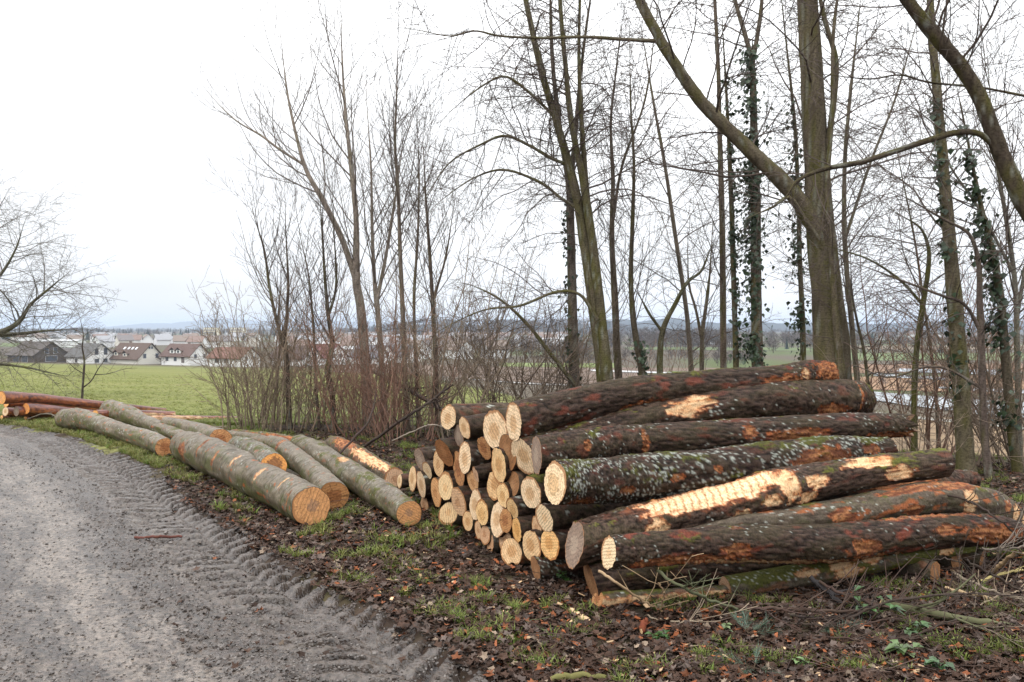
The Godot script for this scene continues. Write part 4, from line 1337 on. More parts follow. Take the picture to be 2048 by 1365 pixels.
	tree_log("very small round end resting on a pinkish end", "ash", 4, [V(-0.286, 0.548, -6.463), V(0.475, 0.680, -6.818), V(1.237, 0.804, -7.173), V(1.889, 0.886, -7.477)], [0.063, 0.063, 0.061, 0.059], {"tint": Color(1.17, 1.12, 1.06), "lich": 0.6, "group": "logs in the big pile", "cell": 0.024})
	tree_log("salmon coloured end below the very small round end", "ash", 4, [V(-0.316, 0.468, -6.599), V(0.445, 0.548, -6.954), V(1.207, 0.602, -7.309), V(1.859, 0.678, -7.613)], [0.091, 0.091, 0.088, 0.087], {"tint": Color(1.2, 0.89, 0.68), "group": "logs in the big pile", "cell": 0.024})
	tree_log("long cracked pale end in the centre of the pile", "ash", 0, [V(-0.099, 0.682, -6.063), V(0.662, 0.746, -6.418), V(1.423, 0.781, -6.773), V(2.076, 0.808, -7.077)], [0.138, 0.138, 0.134, 0.131], {"tint": Color(0.93, 0.83, 0.65), "group": "logs in the big pile", "cell": 0.024})
	tree_log("yellowish half hidden end under the long cracked end", "ash", 0, [V(-0.133, 0.503, -6.249), V(0.629, 0.549, -6.604), V(1.390, 0.560, -6.959), V(2.043, 0.587, -7.263)], [0.112, 0.112, 0.109, 0.107], {"tint": Color(0.79, 0.68, 0.53), "group": "logs in the big pile", "cell": 0.024})
	tree_log("dark chocolate oval end with wavy saw marks", "alder", 3, [V(0.004, 0.573, -5.942), V(0.765, 0.617, -6.297), V(1.526, 0.628, -6.652), V(2.179, 0.657, -6.957)], [0.090, 0.090, 0.088, 0.086], {"tint": Color(1.03, 1.01, 0.98), "group": "logs in the big pile", "cell": 0.024})
	tree_log("bright round end in front of the chocolate oval", "ash", 0, [V(-0.065, 0.480, -5.990), V(0.696, 0.530, -6.345), V(1.457, 0.549, -6.700), V(2.110, 0.564, -7.004)], [0.091, 0.091, 0.088, 0.086], {"tint": Color(0.99, 0.9, 0.71), "group": "logs in the big pile", "cell": 0.024})
	tree_log("tiny white end at the far back of the pile", "ash", 0, [V(-1.127, 0.157, -8.265), V(-0.385, 0.190, -8.659), V(0.356, 0.203, -9.054), V(0.992, 0.199, -9.392)], [0.069, 0.069, 0.066, 0.065], {"tint": Color(1.05, 1.01, 0.96), "group": "logs in the big pile", "cell": 0.024})
	tree_log("smooth buff end at the back, left of a greyish one", "ash", 0, [V(-0.951, 0.251, -7.889), V(-0.190, 0.276, -8.244), V(0.571, 0.301, -8.599), V(1.224, 0.293, -8.903)], [0.120, 0.120, 0.116, 0.114], {"tint": Color(0.86, 0.8, 0.71), "group": "logs in the big pile", "cell": 0.024})
	tree_log("greyish streaked end at the back beside the smooth buff end", "ash", 0, [V(-0.841, 0.250, -7.621), V(-0.079, 0.261, -7.976), V(0.682, 0.295, -8.331), V(1.335, 0.292, -8.635)], [0.126, 0.126, 0.123, 0.120], {"tint": Color(0.84, 0.82, 0.81), "lich": 0.6, "group": "logs in the big pile", "cell": 0.024})
	tree_log("orange rimmed end in the back third of the lower rows", "ash", 4, [V(-0.671, 0.242, -7.289), V(0.090, 0.275, -7.644), V(0.851, 0.274, -7.999), V(1.504, 0.284, -8.303)], [0.131, 0.131, 0.127, 0.124], {"tint": Color(1.06, 0.85, 0.59), "group": "logs in the big pile", "cell": 0.024})
	tree_log("blond end with faint saw lines beside the orange rimmed one", "ash", 1, [V(-0.568, 0.341, -7.051), V(0.193, 0.364, -7.406), V(0.954, 0.359, -7.761), V(1.607, 0.383, -8.066)], [0.122, 0.122, 0.118, 0.116], {"tint": Color(0.94, 0.89, 0.78), "group": "logs in the big pile", "cell": 0.024})
	tree_log("dim narrow end behind the green beech log tip", "ash", 4, [V(-0.814, 0.036, -7.671), V(-0.052, 0.016, -8.026), V(0.709, 0.026, -8.381), V(1.362, 0.036, -8.685)], [0.095, 0.095, 0.093, 0.091], {"tint": Color(0.86, 0.82, 0.75), "group": "logs in the big pile", "cell": 0.024})
	tree_log("wide end with fine grey saw stripes on the ground", "alder", 1, [V(-0.544, 0.114, -7.016), V(0.217, 0.113, -7.371), V(0.978, 0.131, -7.726), V(1.631, 0.114, -8.031)], [0.097, 0.097, 0.094, 0.092], {"tint": Color(0.73, 0.67, 0.58), "tilt": Vector2(0.3, 0.5), "group": "logs in the big pile", "cell": 0.024})
	tree_log("slim pinkish end above the grass at the middle of the face", "ash", 4, [V(-0.441, 0.267, -6.794), V(0.321, 0.299, -7.149), V(1.082, 0.297, -7.504), V(1.735, 0.309, -7.808)], [0.122, 0.122, 0.118, 0.116], {"tint": Color(1.21, 1.07, 0.93), "group": "logs in the big pile", "cell": 0.024})
	tree_log("tall blond end next to a dark ringed one", "ash", 0, [V(-0.286, 0.313, -6.463), V(0.475, 0.341, -6.818), V(1.237, 0.362, -7.173), V(1.889, 0.355, -7.477)], [0.121, 0.121, 0.117, 0.115], {"tint": Color(0.86, 0.85, 0.84), "group": "logs in the big pile", "cell": 0.024})
	tree_log("honey coloured end with a dark bark ring", "ash", 6, [V(-0.229, 0.291, -6.284), V(0.533, 0.298, -6.639), V(1.294, 0.300, -6.994), V(1.947, 0.333, -7.299)], [0.100, 0.100, 0.097, 0.095], {"tint": Color(0.86, 0.76, 0.58), "group": "logs in the big pile", "cell": 0.024})
	tree_log("bark wrapped end with a cross crack near the grass", "alder", 0, [V(-0.357, 0.145, -6.615), V(0.405, 0.162, -6.970), V(1.166, 0.144, -7.325), V(1.818, 0.145, -7.629)], [0.082, 0.082, 0.080, 0.078], {"tint": Color(0.79, 0.69, 0.56), "group": "logs in the big pile", "cell": 0.024})
	tree_log("muddy brown end low down beside the cross cracked end", "alder", 4, [V(-0.264, 0.130, -6.397), V(0.498, 0.112, -6.752), V(1.259, 0.113, -7.107), V(1.912, 0.130, -7.411)], [0.071, 0.071, 0.069, 0.067], {"tint": Color(1.06, 0.99, 0.89), "group": "logs in the big pile", "cell": 0.024})
	tree_log("pinkish low end behind the last ground end", "alder", 4, [V(-0.205, 0.119, -6.271), V(0.556, 0.139, -6.626), V(1.317, 0.131, -6.981), V(1.970, 0.119, -7.285)], [0.074, 0.074, 0.071, 0.070], {"tint": Color(0.88, 0.83, 0.76), "lich": 0.6, "group": "logs in the big pile", "cell": 0.024})
	tree_log("lowest end sunk into the grass at the foot of the pile", "alder", 4, [V(-0.166, 0.068, -6.235), V(0.595, 0.084, -6.590), V(1.356, 0.066, -6.945), V(2.009, 0.068, -7.249)], [0.073, 0.073, 0.071, 0.070], {"tint": Color(0.81, 0.74, 0.65), "lich": 0.8, "group": "logs in the big pile", "cell": 0.024})
	tree_log("broad pale end beside a brown saw-stepped one", "ash", 0, [V(-0.103, 0.287, -6.071), V(0.658, 0.316, -6.426), V(1.420, 0.336, -6.781), V(2.072, 0.329, -7.085)], [0.130, 0.130, 0.126, 0.124], {"tint": Color(0.93, 0.92, 0.92), "group": "logs in the big pile", "cell": 0.024})
	tree_log("brown saw-stepped end overlapping the broad pale end", "ash", 8, [V(-0.046, 0.316, -5.900), V(0.715, 0.312, -6.255), V(1.476, 0.341, -6.610), V(2.129, 0.358, -6.915)], [0.086, 0.086, 0.083, 0.081], {"tint": Color(1.37, 1.16, 0.94), "group": "logs in the big pile", "cell": 0.024})
	tree_log("weathered ringed end with grey rim", "ash", 6, [V(0.000, 0.414, -5.830), V(0.761, 0.463, -6.185), V(1.523, 0.483, -6.540), V(2.175, 0.498, -6.844)], [0.081, 0.081, 0.078, 0.077], {"tint": Color(0.74, 0.66, 0.52), "lich": 0.7, "group": "logs in the big pile", "cell": 0.024})
	tree_log("amber end with thick dark bark ring", "ash", 6, [V(0.031, 0.285, -5.752), V(0.793, 0.334, -6.107), V(1.554, 0.353, -6.462), V(2.207, 0.368, -6.767)], [0.087, 0.087, 0.085, 0.083], {"tint": Color(0.8, 0.62, 0.37), "lich": 0.5, "group": "logs in the big pile", "cell": 0.024})
	tree_log("peach coloured end behind the foremost short log", "ash", 4, [V(-0.047, 0.133, -6.000), V(0.714, 0.114, -6.355), V(1.475, 0.129, -6.710), V(2.128, 0.133, -7.015)], [0.091, 0.091, 0.088, 0.087], {"tint": Color(1.29, 1.12, 0.95), "group": "logs in the big pile", "cell": 0.024})
	tree_log("foremost short log with peeled orange flank and pale slanted end", "alder", 0, [V(-0.007, 0.097, -5.865), V(0.754, 0.100, -6.220), V(1.515, 0.116, -6.575), V(2.168, 0.097, -6.880)], [0.097, 0.097, 0.094, 0.092], {"tint": Color(0.96, 0.87, 0.75), "tilt": Vector2(0.1, 0.4), "patches": [[0.2, 100, 0.195, 32, "orange"]], "group": "logs in the big pile", "cell": 0.024})
	tree_log("rough barked end with a vertical crack beside the notched log", "ash", 0, [V(0.132, 0.222, -5.568), V(0.893, 0.240, -5.923), V(1.654, 0.261, -6.278), V(2.307, 0.306, -6.582)], [0.108, 0.108, 0.104, 0.102], {"tint": Color(0.86, 0.78, 0.66), "lich": 0.5, "group": "logs in the big pile", "cell": 0.024})
	tree_log("golden end half hidden by the notched log", "ash", 0, [V(0.248, 0.280, -5.374), V(1.009, 0.290, -5.729), V(1.770, 0.325, -6.084), V(2.423, 0.364, -6.389)], [0.097, 0.097, 0.094, 0.092], {"tint": Color(1, 0.83, 0.56), "group": "logs in the big pile", "cell": 0.024})
	tree_log("small buff end peeping out behind the diagonal saw marks", "ash", 4, [V(0.167, 0.341, -5.620), V(0.928, 0.351, -5.975), V(1.689, 0.386, -6.330), V(2.342, 0.425, -6.634)], [0.078, 0.078, 0.075, 0.074], {"tint": Color(1.27, 1.11, 0.9), "group": "logs in the big pile", "cell": 0.024})
	tree_log("small round sawn end facing the front right corner of the pile", "alder", 3, [V(2.818, 0.070, -5.489), V(2.630, 0.070, -5.842), V(2.395, 0.070, -6.284)], [0.070, 0.070, 0.063], {"tint": Color(1.2, 1.15, 1.1), "cell": 0.018, "group": "logs in the big pile", "moss": 0.4})
	tree_log("dark heart shaped sawn end behind the small round one", "alder", 3, [V(3.113, 0.066, -5.772), V(2.901, 0.066, -6.111), V(2.636, 0.066, -6.535)], [0.066, 0.066, 0.060], {"tint": Color(1.2, 1.15, 1.1), "cell": 0.018, "group": "logs in the big pile", "moss": 0.4})
	tree_log("mud brown sawn end at the far right foot of the pile", "alder", 3, [V(3.322, 0.063, -5.820), V(3.087, 0.063, -6.143), V(2.793, 0.063, -6.548)], [0.063, 0.063, 0.057], {"tint": Color(1.2, 1.15, 1.1), "cell": 0.018, "group": "logs in the big pile", "moss": 0.4})
	tree_log("big foreground beech log with orange sawn end beside the muddy track", "beech", 2, [V(-1.713, 0.167, -7.048), V(-2.024, 0.173, -7.520), V(-2.675, 0.189, -8.423), V(-3.400, 0.206, -9.444), V(-3.936, 0.203, -10.163), V(-4.286, 0.169, -10.747)], [0.167, 0.173, 0.189, 0.206, 0.203, 0.169], {"tint": Color(1.25, 1.25, 1.15), "group": "beech logs along the track", "cell": 0.012, "lich": 0.17, "spots": 0.6, "tone": 0.88, "tilt": Vector2(0.06, -0.1), "patches": [[1.35, -42, 0.03, 32.4, "pale"], [0.8, -38, 0.017, 25.2, "pale"], [3.3, -85, 0.125, 27.2, "orange"], [2.3, -60, 0.023, 24, "orange"], [0.28, -70, 0.023, 32, "orange"], [1.9, -35, 0.021, 23.4, "pale"], [2.75, -45, 0.023, 32, "orange"]]})
	tree_log("long pale beech log furthest along the track verge with reddish scars", "beech", 8, [V(-4.544, 0.124, -10.788), V(-5.003, 0.131, -11.402), V(-5.871, 0.135, -12.357), V(-6.751, 0.146, -13.357), V(-7.171, 0.182, -13.617), V(-7.541, 0.160, -13.886)], [0.124, 0.131, 0.135, 0.146, 0.182, 0.160], {"tint": Color(1.15, 1.1, 1.1), "group": "beech logs along the track", "cell": 0.016, "lich": 0.41, "spots": 0.6, "moss": 0.2})
	tree_log("beech log with flared butt behind the verge log", "beech", 8, [V(-3.933, 0.093, -11.000), V(-4.295, 0.096, -11.356), V(-5.085, 0.105, -12.357), V(-6.057, 0.124, -13.617), V(-6.782, 0.175, -14.459), V(-7.309, 0.191, -15.000)], [0.093, 0.096, 0.105, 0.124, 0.175, 0.191], {"tint": Color(0.9, 0.8, 0.75), "group": "beech logs along the track", "cell": 0.016, "lich": 0.3, "spots": 0.5, "moss": 0.3, "tilt": Vector2(0, -0.35), "patches": [[1.1, -60, 0.17, 36, "pale"]]})
	tree_log("beech log with round dark orange end lying across its neighbours", "beech", 8, [V(-3.714, 0.260, -10.512), V(-4.200, 0.243, -11.286), V(-4.890, 0.205, -12.336), V(-5.401, 0.201, -12.878)], [0.140, 0.123, 0.105, 0.101], {"tint": Color(1.5, 1.3, 1.1), "group": "beech logs along the track", "cell": 0.016, "spots": 0.3, "tilt": Vector2(0.1, -0.4)})
	tree_log("short lichened log with orange rimmed dark heart, propped on neighbours", "beech", 7, [V(-2.361, 0.324, -8.168), V(-2.677, 0.313, -8.800), V(-3.065, 0.283, -9.543), V(-3.395, 0.237, -10.184)], [0.124, 0.133, 0.133, 0.117], {"group": "beech logs along the track", "cell": 0.013, "lich": 0.8, "moss": 0.5, "tone": 0.8, "tilt": Vector2(0.1, -0.3)})
	tree_log("rotten dark wood chunk under the lichened log", "alder", 5, [V(-2.281, 0.074, -8.711), V(-2.435, 0.091, -8.849), V(-2.670, 0.084, -9.197)], [0.074, 0.091, 0.084], {"group": "beech logs along the track", "cell": 0.012, "tone": 0.5, "splinter": 0.1, "lich": 0.44})
	tree_log("slim beech log with saw-striped brown end", "beech", 8, [V(-1.654, 0.135, -7.664), V(-1.972, 0.128, -8.474), V(-2.477, 0.123, -9.639), V(-3.013, 0.118, -10.830), V(-3.345, 0.104, -11.402)], [0.135, 0.128, 0.123, 0.118, 0.104], {"tint": Color(1.15, 1.05, 0.95), "group": "beech logs along the track", "cell": 0.013, "spots": 0.35, "tilt": Vector2(-0.15, -0.35), "patches": [[2.9, -40, 0.062, 48, "orange"]]})
	tree_log("long mossy green beech log with orange sawn end beside the pile", "beech", 2, [V(-0.876, 0.107, -7.048), V(-1.247, 0.127, -7.792), V(-1.803, 0.140, -8.905), V(-2.436, 0.148, -10.200), V(-2.840, 0.133, -11.000)], [0.107, 0.128, 0.140, 0.148, 0.133], {"tint": Color(1.2, 1.25, 1.2), "group": "beech logs along the track", "cell": 0.012, "lich": 0.33, "spots": 0.25, "moss": 0.35, "tone": 0.9, "tilt": Vector2(0.05, -0.2), "patches": [[2.2, -10, 0.102, 21.6, "pale"]]})
	tree_log("bark stripped log with shredded pale flank in front of the shrubs", "alder", 4, [V(-1.242, 0.111, -8.684), V(-1.542, 0.118, -9.288), V(-1.920, 0.128, -10.090), V(-2.258, 0.125, -10.830), V(-2.498, 0.097, -11.449)], [0.111, 0.118, 0.128, 0.125, 0.097], {"group": "beech logs along the track", "cell": 0.013, "tone": 1.2, "moss": 0.3, "splinter": 0.15, "patches": [[0.7, -30, 0.765, 30.6, "pale"], [1.9, -20, 0.39, 40, "orange"]]})
	tree_log("thin log with a small tan end behind the slim beech log", "alder", 4, [V(-2.882, 0.060, -10.957), V(-2.693, 0.067, -11.000), V(-2.499, 0.061, -11.175)], [0.060, 0.067, 0.061], {"group": "beech logs along the track", "cell": 0.02, "tone": 1.2})
	tree_log("thin partly peeled pole reaching back from the slim beech log", "alder", 4, [V(-2.540, 0.062, -11.356), V(-3.029, 0.064, -11.786), V(-3.700, 0.067, -12.357), V(-4.281, 0.069, -12.635)], [0.062, 0.064, 0.067, 0.069], {"group": "beech logs along the track", "cell": 0.02, "tone": 1.4, "moss": 0.3, "patches": [[0.8, -60, 0.702, 32, "orange"]]})
	tree_log("grey green pole lying behind the lichened log", "beech", 4, [V(-3.155, 0.082, -11.220), V(-3.687, 0.086, -11.835), V(-4.280, 0.082, -12.303)], [0.082, 0.086, 0.082], {"group": "beech logs along the track", "cell": 0.02, "moss": 0.3})
	tree_log("short grey branch log in front of the dark orange end", "beech", 4, [V(-3.589, 0.074, -11.131), V(-3.844, 0.083, -11.449), V(-4.052, 0.078, -11.688)], [0.074, 0.083, 0.078], {"group": "beech logs along the track", "cell": 0.02})
	tree_log("topmost pine log of the red stack, cut by the stack's near end", "pine", 9, [V(-9.092, 0.446, -14.679), V(-8.830, 0.408, -15.114), V(-8.473, 0.297, -15.639), V(-7.823, 0.114, -16.464), V(-7.209, -0.045, -17.139)], [0.116, 0.092, 0.085, 0.070, 0.062], {"tint": Color(1.1, 1.1, 1.05), "group": "red pine logs stacked at the bend", "cell": 0.02, "lich": 0})
	tree_log("long bright red pine log under the topmost one", "pine", 9, [V(-9.361, 0.303, -15.262), V(-9.024, 0.237, -15.772), V(-8.326, 0.063, -16.672), V(-7.645, -0.084, -17.422), V(-7.392, -0.143, -17.677)], [0.083, 0.096, 0.091, 0.084, 0.075], {"tint": Color(1.1, 1.1, 1.05), "group": "red pine logs stacked at the bend", "cell": 0.02, "lich": 0})
	tree_log("thick dark red pine log at the front of the red stack", "pine", 9, [V(-8.779, 0.229, -14.888), V(-8.543, 0.156, -15.255), V(-8.168, 0.036, -15.780), V(-7.872, -0.043, -16.155)], [0.099, 0.102, 0.096, 0.088], {"tint": Color(1, 0.85, 0.75), "group": "red pine logs stacked at the bend", "cell": 0.02, "lich": 0})
	tree_log("short pine log with pale end at the foot of the red stack", "pine", 0, [V(-9.229, 0.162, -15.017), V(-9.090, 0.120, -15.242), V(-8.840, 0.044, -15.617)], [0.082, 0.083, 0.076], {"tint": Color(1.1, 1.1, 1.05), "group": "red pine logs stacked at the bend", "cell": 0.02, "lich": 0})
	tree_log("pine log with cracked grey end beside the thick dark one", "pine", 5, [V(-8.917, 0.190, -14.831), V(-8.788, 0.150, -15.041), V(-8.540, 0.065, -15.416)], [0.090, 0.082, 0.075], {"tint": Color(1.8, 1.6, 1.4), "group": "red pine logs stacked at the bend", "cell": 0.02, "lich": 0})
	tree_log("low stripped orange pine log on the verge below the red stack", "pine", 9, [V(-8.855, 0.045, -15.000), V(-8.661, -0.025, -15.300), V(-8.452, -0.115, -15.600)], [0.045, 0.046, 0.047], {"tint": Color(1.1, 1.1, 1.05), "group": "red pine logs stacked at the bend", "cell": 0.02, "lich": 0})
	tree_log("low red pine pole at the left foot of the stack", "pine", 9, [V(-9.341, 0.046, -15.081), V(-9.211, 0.013, -15.291), V(-8.989, -0.062, -15.628)], [0.046, 0.046, 0.038], {"tint": Color(1.1, 1.1, 1.05), "group": "red pine logs stacked at the bend", "cell": 0.02, "lich": 0})
	tree_log("pine log with yellow bare flecks in the middle of the red stack", "pine", 9, [V(-7.292, 0.179, -14.426), V(-6.923, 0.123, -14.951), V(-6.402, 0.036, -15.604)], [0.079, 0.082, 0.076], {"tint": Color(1.1, 1.1, 1.05), "patches": [[1, 90, 0.34, 27, "pale"], [1.6, 70, 0.212, 36, "pale"]], "group": "red pine logs stacked at the bend", "cell": 0.02, "lich": 0})
	tree_log("mostly peeled orange and yellow pole behind the beech logs", "pine", 9, [V(-6.412, 0.131, -14.068), V(-6.043, 0.083, -14.578), V(-5.556, 0.007, -15.178), V(-5.208, -0.036, -15.568)], [0.051, 0.062, 0.064, 0.057], {"tint": Color(1.1, 1.1, 1.05), "patches": [[0.6, 70, 0.595, 54, "pale"], [1.5, 60, 0.234, 32, "orange"]], "group": "red pine logs stacked at the bend", "cell": 0.02, "lich": 0})
	tree_log("grey red pole behind the beech logs, below the peeled pole", "pine", 9, [V(-6.137, 0.081, -13.987), V(-5.693, -0.006, -14.587), V(-5.124, -0.122, -15.262)], [0.051, 0.053, 0.065], {"tint": Color(1.1, 1.1, 1.05), "patches": [[1.3, 70, 0.234, 40, "orange"]], "group": "red pine logs stacked at the bend", "cell": 0.02, "lich": 0})
	tree_log("lowest dark red pole running into the shrubs", "pine", 9, [V(-5.166, 0.041, -13.551), V(-4.858, -0.035, -13.963), V(-4.425, -0.126, -14.488)], [0.041, 0.051, 0.053], {"tint": Color(1.1, 1.1, 1.05), "group": "red pine logs stacked at the bend", "cell": 0.02, "lich": 0})

func trees() -> void:
	rng.seed = 402
	tree("tree", "biggest tree behind the pile, forking into a straight stem and a leaning limb", "beech", [[[V(4.488, 0.689, -11.500), V(4.461, 1.386, -11.500), V(4.377, 2.362, -11.500), V(4.293, 3.198, -11.500), V(4.238, 4.174, -11.500), V(4.168, 5.429, -11.500), V(4.098, 6.683, -11.500), V(4.015, 8.356, -11.500), V(3.945, 9.889, -11.500)], [0.262, 0.240, 0.206, 0.190, 0.162, 0.151, 0.134, 0.089, 0.045], 1.5, 0.3, 2.6, 2],
		[[V(4.346, 2.356, -11.400), V(4.270, 2.840, -11.400), V(4.049, 3.324, -11.400), V(3.786, 3.669, -11.400), V(3.461, 3.980, -11.400), V(3.012, 4.415, -11.400), V(2.598, 4.844, -11.400), V(2.218, 5.396, -11.400), V(1.976, 5.811, -11.400), V(1.713, 6.364, -11.400), V(1.423, 7.331, -11.400), V(1.078, 8.851, -11.400)], [0.047, 0.094, 0.117, 0.113, 0.103, 0.094, 0.085, 0.075, 0.070, 0.066, 0.056, 0.028], 2, 0.25, 2.4, 2],
		[[V(1.990, 5.659, -11.400), V(1.561, 5.680, -11.400), V(1.009, 5.714, -11.400), V(0.387, 5.700, -11.400), V(-0.166, 5.728, -11.400), V(-0.511, 5.797, -11.400), V(-0.857, 5.728, -11.400), V(-1.306, 5.811, -11.400)], [0.031, 0.026, 0.023, 0.020, 0.016, 0.013, 0.010, 0.007], 4.5, 0.1, 1.3, 2],
		[[V(4.480, 0.919, -11.200), V(4.399, 1.802, -11.200), V(4.331, 2.752, -11.200), V(4.283, 3.567, -11.200), V(4.351, 4.653, -11.200), V(4.371, 5.739, -11.200), V(4.521, 6.825, -11.200)], [0.060, 0.046, 0.037, 0.032, 0.028, 0.023, 0.014], 3, 0.25, 1.4, 2, true],
		[[V(4.181, 2.888, -11.200), V(3.991, 3.159, -11.200), V(3.774, 3.465, -11.200), V(3.536, 3.329, -11.200), V(3.299, 3.227, -11.200)], [0.028, 0.028, 0.023, 0.016, 0.009], 3.5, 0.2, 1.2, 2],
		[[V(4.360, 4.153, -11.400), V(4.449, 4.844, -11.400), V(4.477, 5.396, -11.400), V(4.325, 5.949, -11.400), V(4.187, 6.640, -11.400)], [0.042, 0.042, 0.038, 0.033, 0.023], 4, 0.2, 1.2, 2]], {"bark": Color(0.1, 0.082, 0.058), "algae": 0.5, "dens": 1.1})
	tree("tree", "dark leaning tree at the right edge with a long sideways limb", "beech", [[[V(6.292, -0.064, -8.200), V(5.844, 1.178, -8.200), V(5.397, 2.371, -8.200), V(5.074, 2.967, -8.200), V(4.850, 3.464, -8.200), V(4.652, 3.986, -8.200), V(4.453, 4.309, -8.200), V(4.204, 4.607, -8.200), V(3.931, 4.955, -8.200), V(3.658, 5.402, -8.200), V(3.310, 6.198, -8.200)], [0.101, 0.098, 0.091, 0.084, 0.078, 0.071, 0.068, 0.068, 0.061, 0.054, 0.034], 2, 0.5, 1.9, 2],
		[[V(4.811, 3.489, -8.200), V(4.652, 3.623, -8.200), V(4.428, 3.638, -8.200), V(4.155, 3.564, -8.200), V(3.807, 3.449, -8.200), V(3.459, 3.340, -8.200), V(3.111, 3.275, -8.200), V(2.853, 3.166, -8.200), V(2.738, 3.017, -8.200)], [0.034, 0.030, 0.030, 0.030, 0.027, 0.027, 0.024, 0.017, 0.010], 5, 0.1, 1.1, 2],
		[[V(5.973, 3.993, -8.600), V(5.348, 4.113, -8.600), V(4.879, 4.202, -8.600), V(4.357, 4.254, -8.600), V(4.045, 4.332, -8.600), V(3.732, 4.290, -8.600), V(3.315, 4.332, -8.600)], [0.018, 0.014, 0.012, 0.011, 0.009, 0.008, 0.005], 5, 0.1, 1.2, 2]], {"bark": Color(0.055, 0.043, 0.032), "algae": 0.35, "dens": 1.1})
	tree("tree", "twin stemmed mossy green tree behind the topmost log", "lime", [[[V(1.424, 0.602, -12.500), V(1.371, 1.208, -12.500), V(1.258, 1.965, -12.500), V(1.121, 2.874, -12.500), V(0.992, 3.632, -12.500), V(0.841, 4.238, -12.500), V(0.667, 4.844, -12.500), V(0.462, 5.526, -12.500), V(0.288, 6.283, -12.500), V(0.121, 7.117, -12.500), V(-0.106, 8.405, -12.500)], [0.127, 0.115, 0.098, 0.085, 0.072, 0.064, 0.055, 0.051, 0.042, 0.034, 0.017], 2.2, 0.3, 2.1, 2],
		[[V(1.435, 0.911, -12.400), V(1.353, 1.738, -12.400), V(1.263, 2.564, -12.400), V(1.172, 3.241, -12.400), V(1.037, 4.067, -12.400), V(0.887, 4.819, -12.400), V(0.797, 5.721, -12.400), V(0.721, 6.622, -12.400), V(0.646, 8.125, -12.400)], [0.096, 0.074, 0.070, 0.065, 0.052, 0.044, 0.035, 0.031, 0.017], 2.4, 0.35, 2, 2],
		[[V(1.167, 3.329, -12.500), V(1.106, 4.086, -12.500), V(1.045, 4.995, -12.500), V(1.015, 5.753, -12.500), V(1.030, 6.662, -12.500), V(1.068, 7.571, -12.500)], [0.052, 0.041, 0.036, 0.026, 0.021, 0.010], 3, 0.2, 1.5, 2],
		[[V(0.879, 4.162, -12.500), V(0.614, 4.253, -12.500), V(0.273, 4.450, -12.500), V(-0.106, 4.602, -12.500), V(-0.485, 4.465, -12.500), V(-0.939, 4.200, -12.500), V(-1.242, 3.783, -12.500)], [0.026, 0.026, 0.023, 0.021, 0.016, 0.012, 0.007], 5, 0.1, 1.4, 2],
		[[V(0.652, 4.882, -12.500), V(0.424, 5.109, -12.500), V(0.121, 5.374, -12.500), V(-0.144, 5.503, -12.500), V(-0.485, 5.336, -12.500), V(-0.864, 5.033, -12.500)], [0.026, 0.023, 0.021, 0.018, 0.013, 0.007], 5, 0.1, 1.4, 2],
		[[V(1.015, 3.480, -12.500), V(0.727, 3.670, -12.500), V(0.424, 3.897, -12.500), V(-0.106, 4.086, -12.500), V(-0.561, 3.973, -12.500), V(-1.015, 3.670, -12.500)], [0.026, 0.023, 0.021, 0.018, 0.012, 0.007], 5, 0.1, 1.4, 2],
		[[V(1.275, 1.812, -12.300), V(1.014, 2.185, -12.300), V(0.641, 2.222, -12.300), V(0.119, 2.021, -12.300), V(-0.403, 1.961, -12.300), V(-0.924, 1.737, -12.300)], [0.028, 0.023, 0.021, 0.018, 0.012, 0.007], 5, 0.1, 1.3, 2]], {"bark": Color(0.1, 0.085, 0.055), "algae": 0.6, "dens": 1.15})
	tree("tree", "straight grey brown tree wrapped in ivy at its foot, left of the twin stems", "lime", [[[V(1.008, 0.540, -13.200), V(0.984, 1.340, -13.200), V(0.960, 2.460, -13.200), V(0.936, 3.420, -13.200), V(0.912, 4.060, -13.200), V(0.768, 4.860, -13.200), V(0.648, 5.980, -13.200), V(0.608, 7.260, -13.200)], [0.092, 0.082, 0.071, 0.065, 0.060, 0.044, 0.033, 0.022], 2, 0.45, 1.8, 2],
		[[V(0.928, 3.900, -13.200), V(1.008, 4.700, -13.200), V(1.072, 5.500, -13.200), V(1.184, 6.460, -13.200), V(1.328, 7.420, -13.200)], [0.044, 0.038, 0.027, 0.022, 0.011], 2.5, 0.2, 1.4, 2]], {"bark": Color(0.11, 0.09, 0.075), "algae": 0.25, "ivy": [0, 0.5, 480, 0.05, 200]})
	tree("tree", "slender straight tree just left of the ivy column", "beech", [[[V(3.443, 0.522, -13.400), V(3.435, 1.335, -13.400), V(3.427, 2.472, -13.400), V(3.411, 3.608, -13.400), V(3.378, 4.745, -13.400), V(3.354, 5.882, -13.400), V(3.297, 7.019, -13.400), V(3.257, 8.319, -13.400)], [0.055, 0.052, 0.050, 0.047, 0.041, 0.033, 0.028, 0.017], 3, 0.3, 1.6, 2]], {"bark": Color(0.11, 0.085, 0.065), "algae": 0.3})
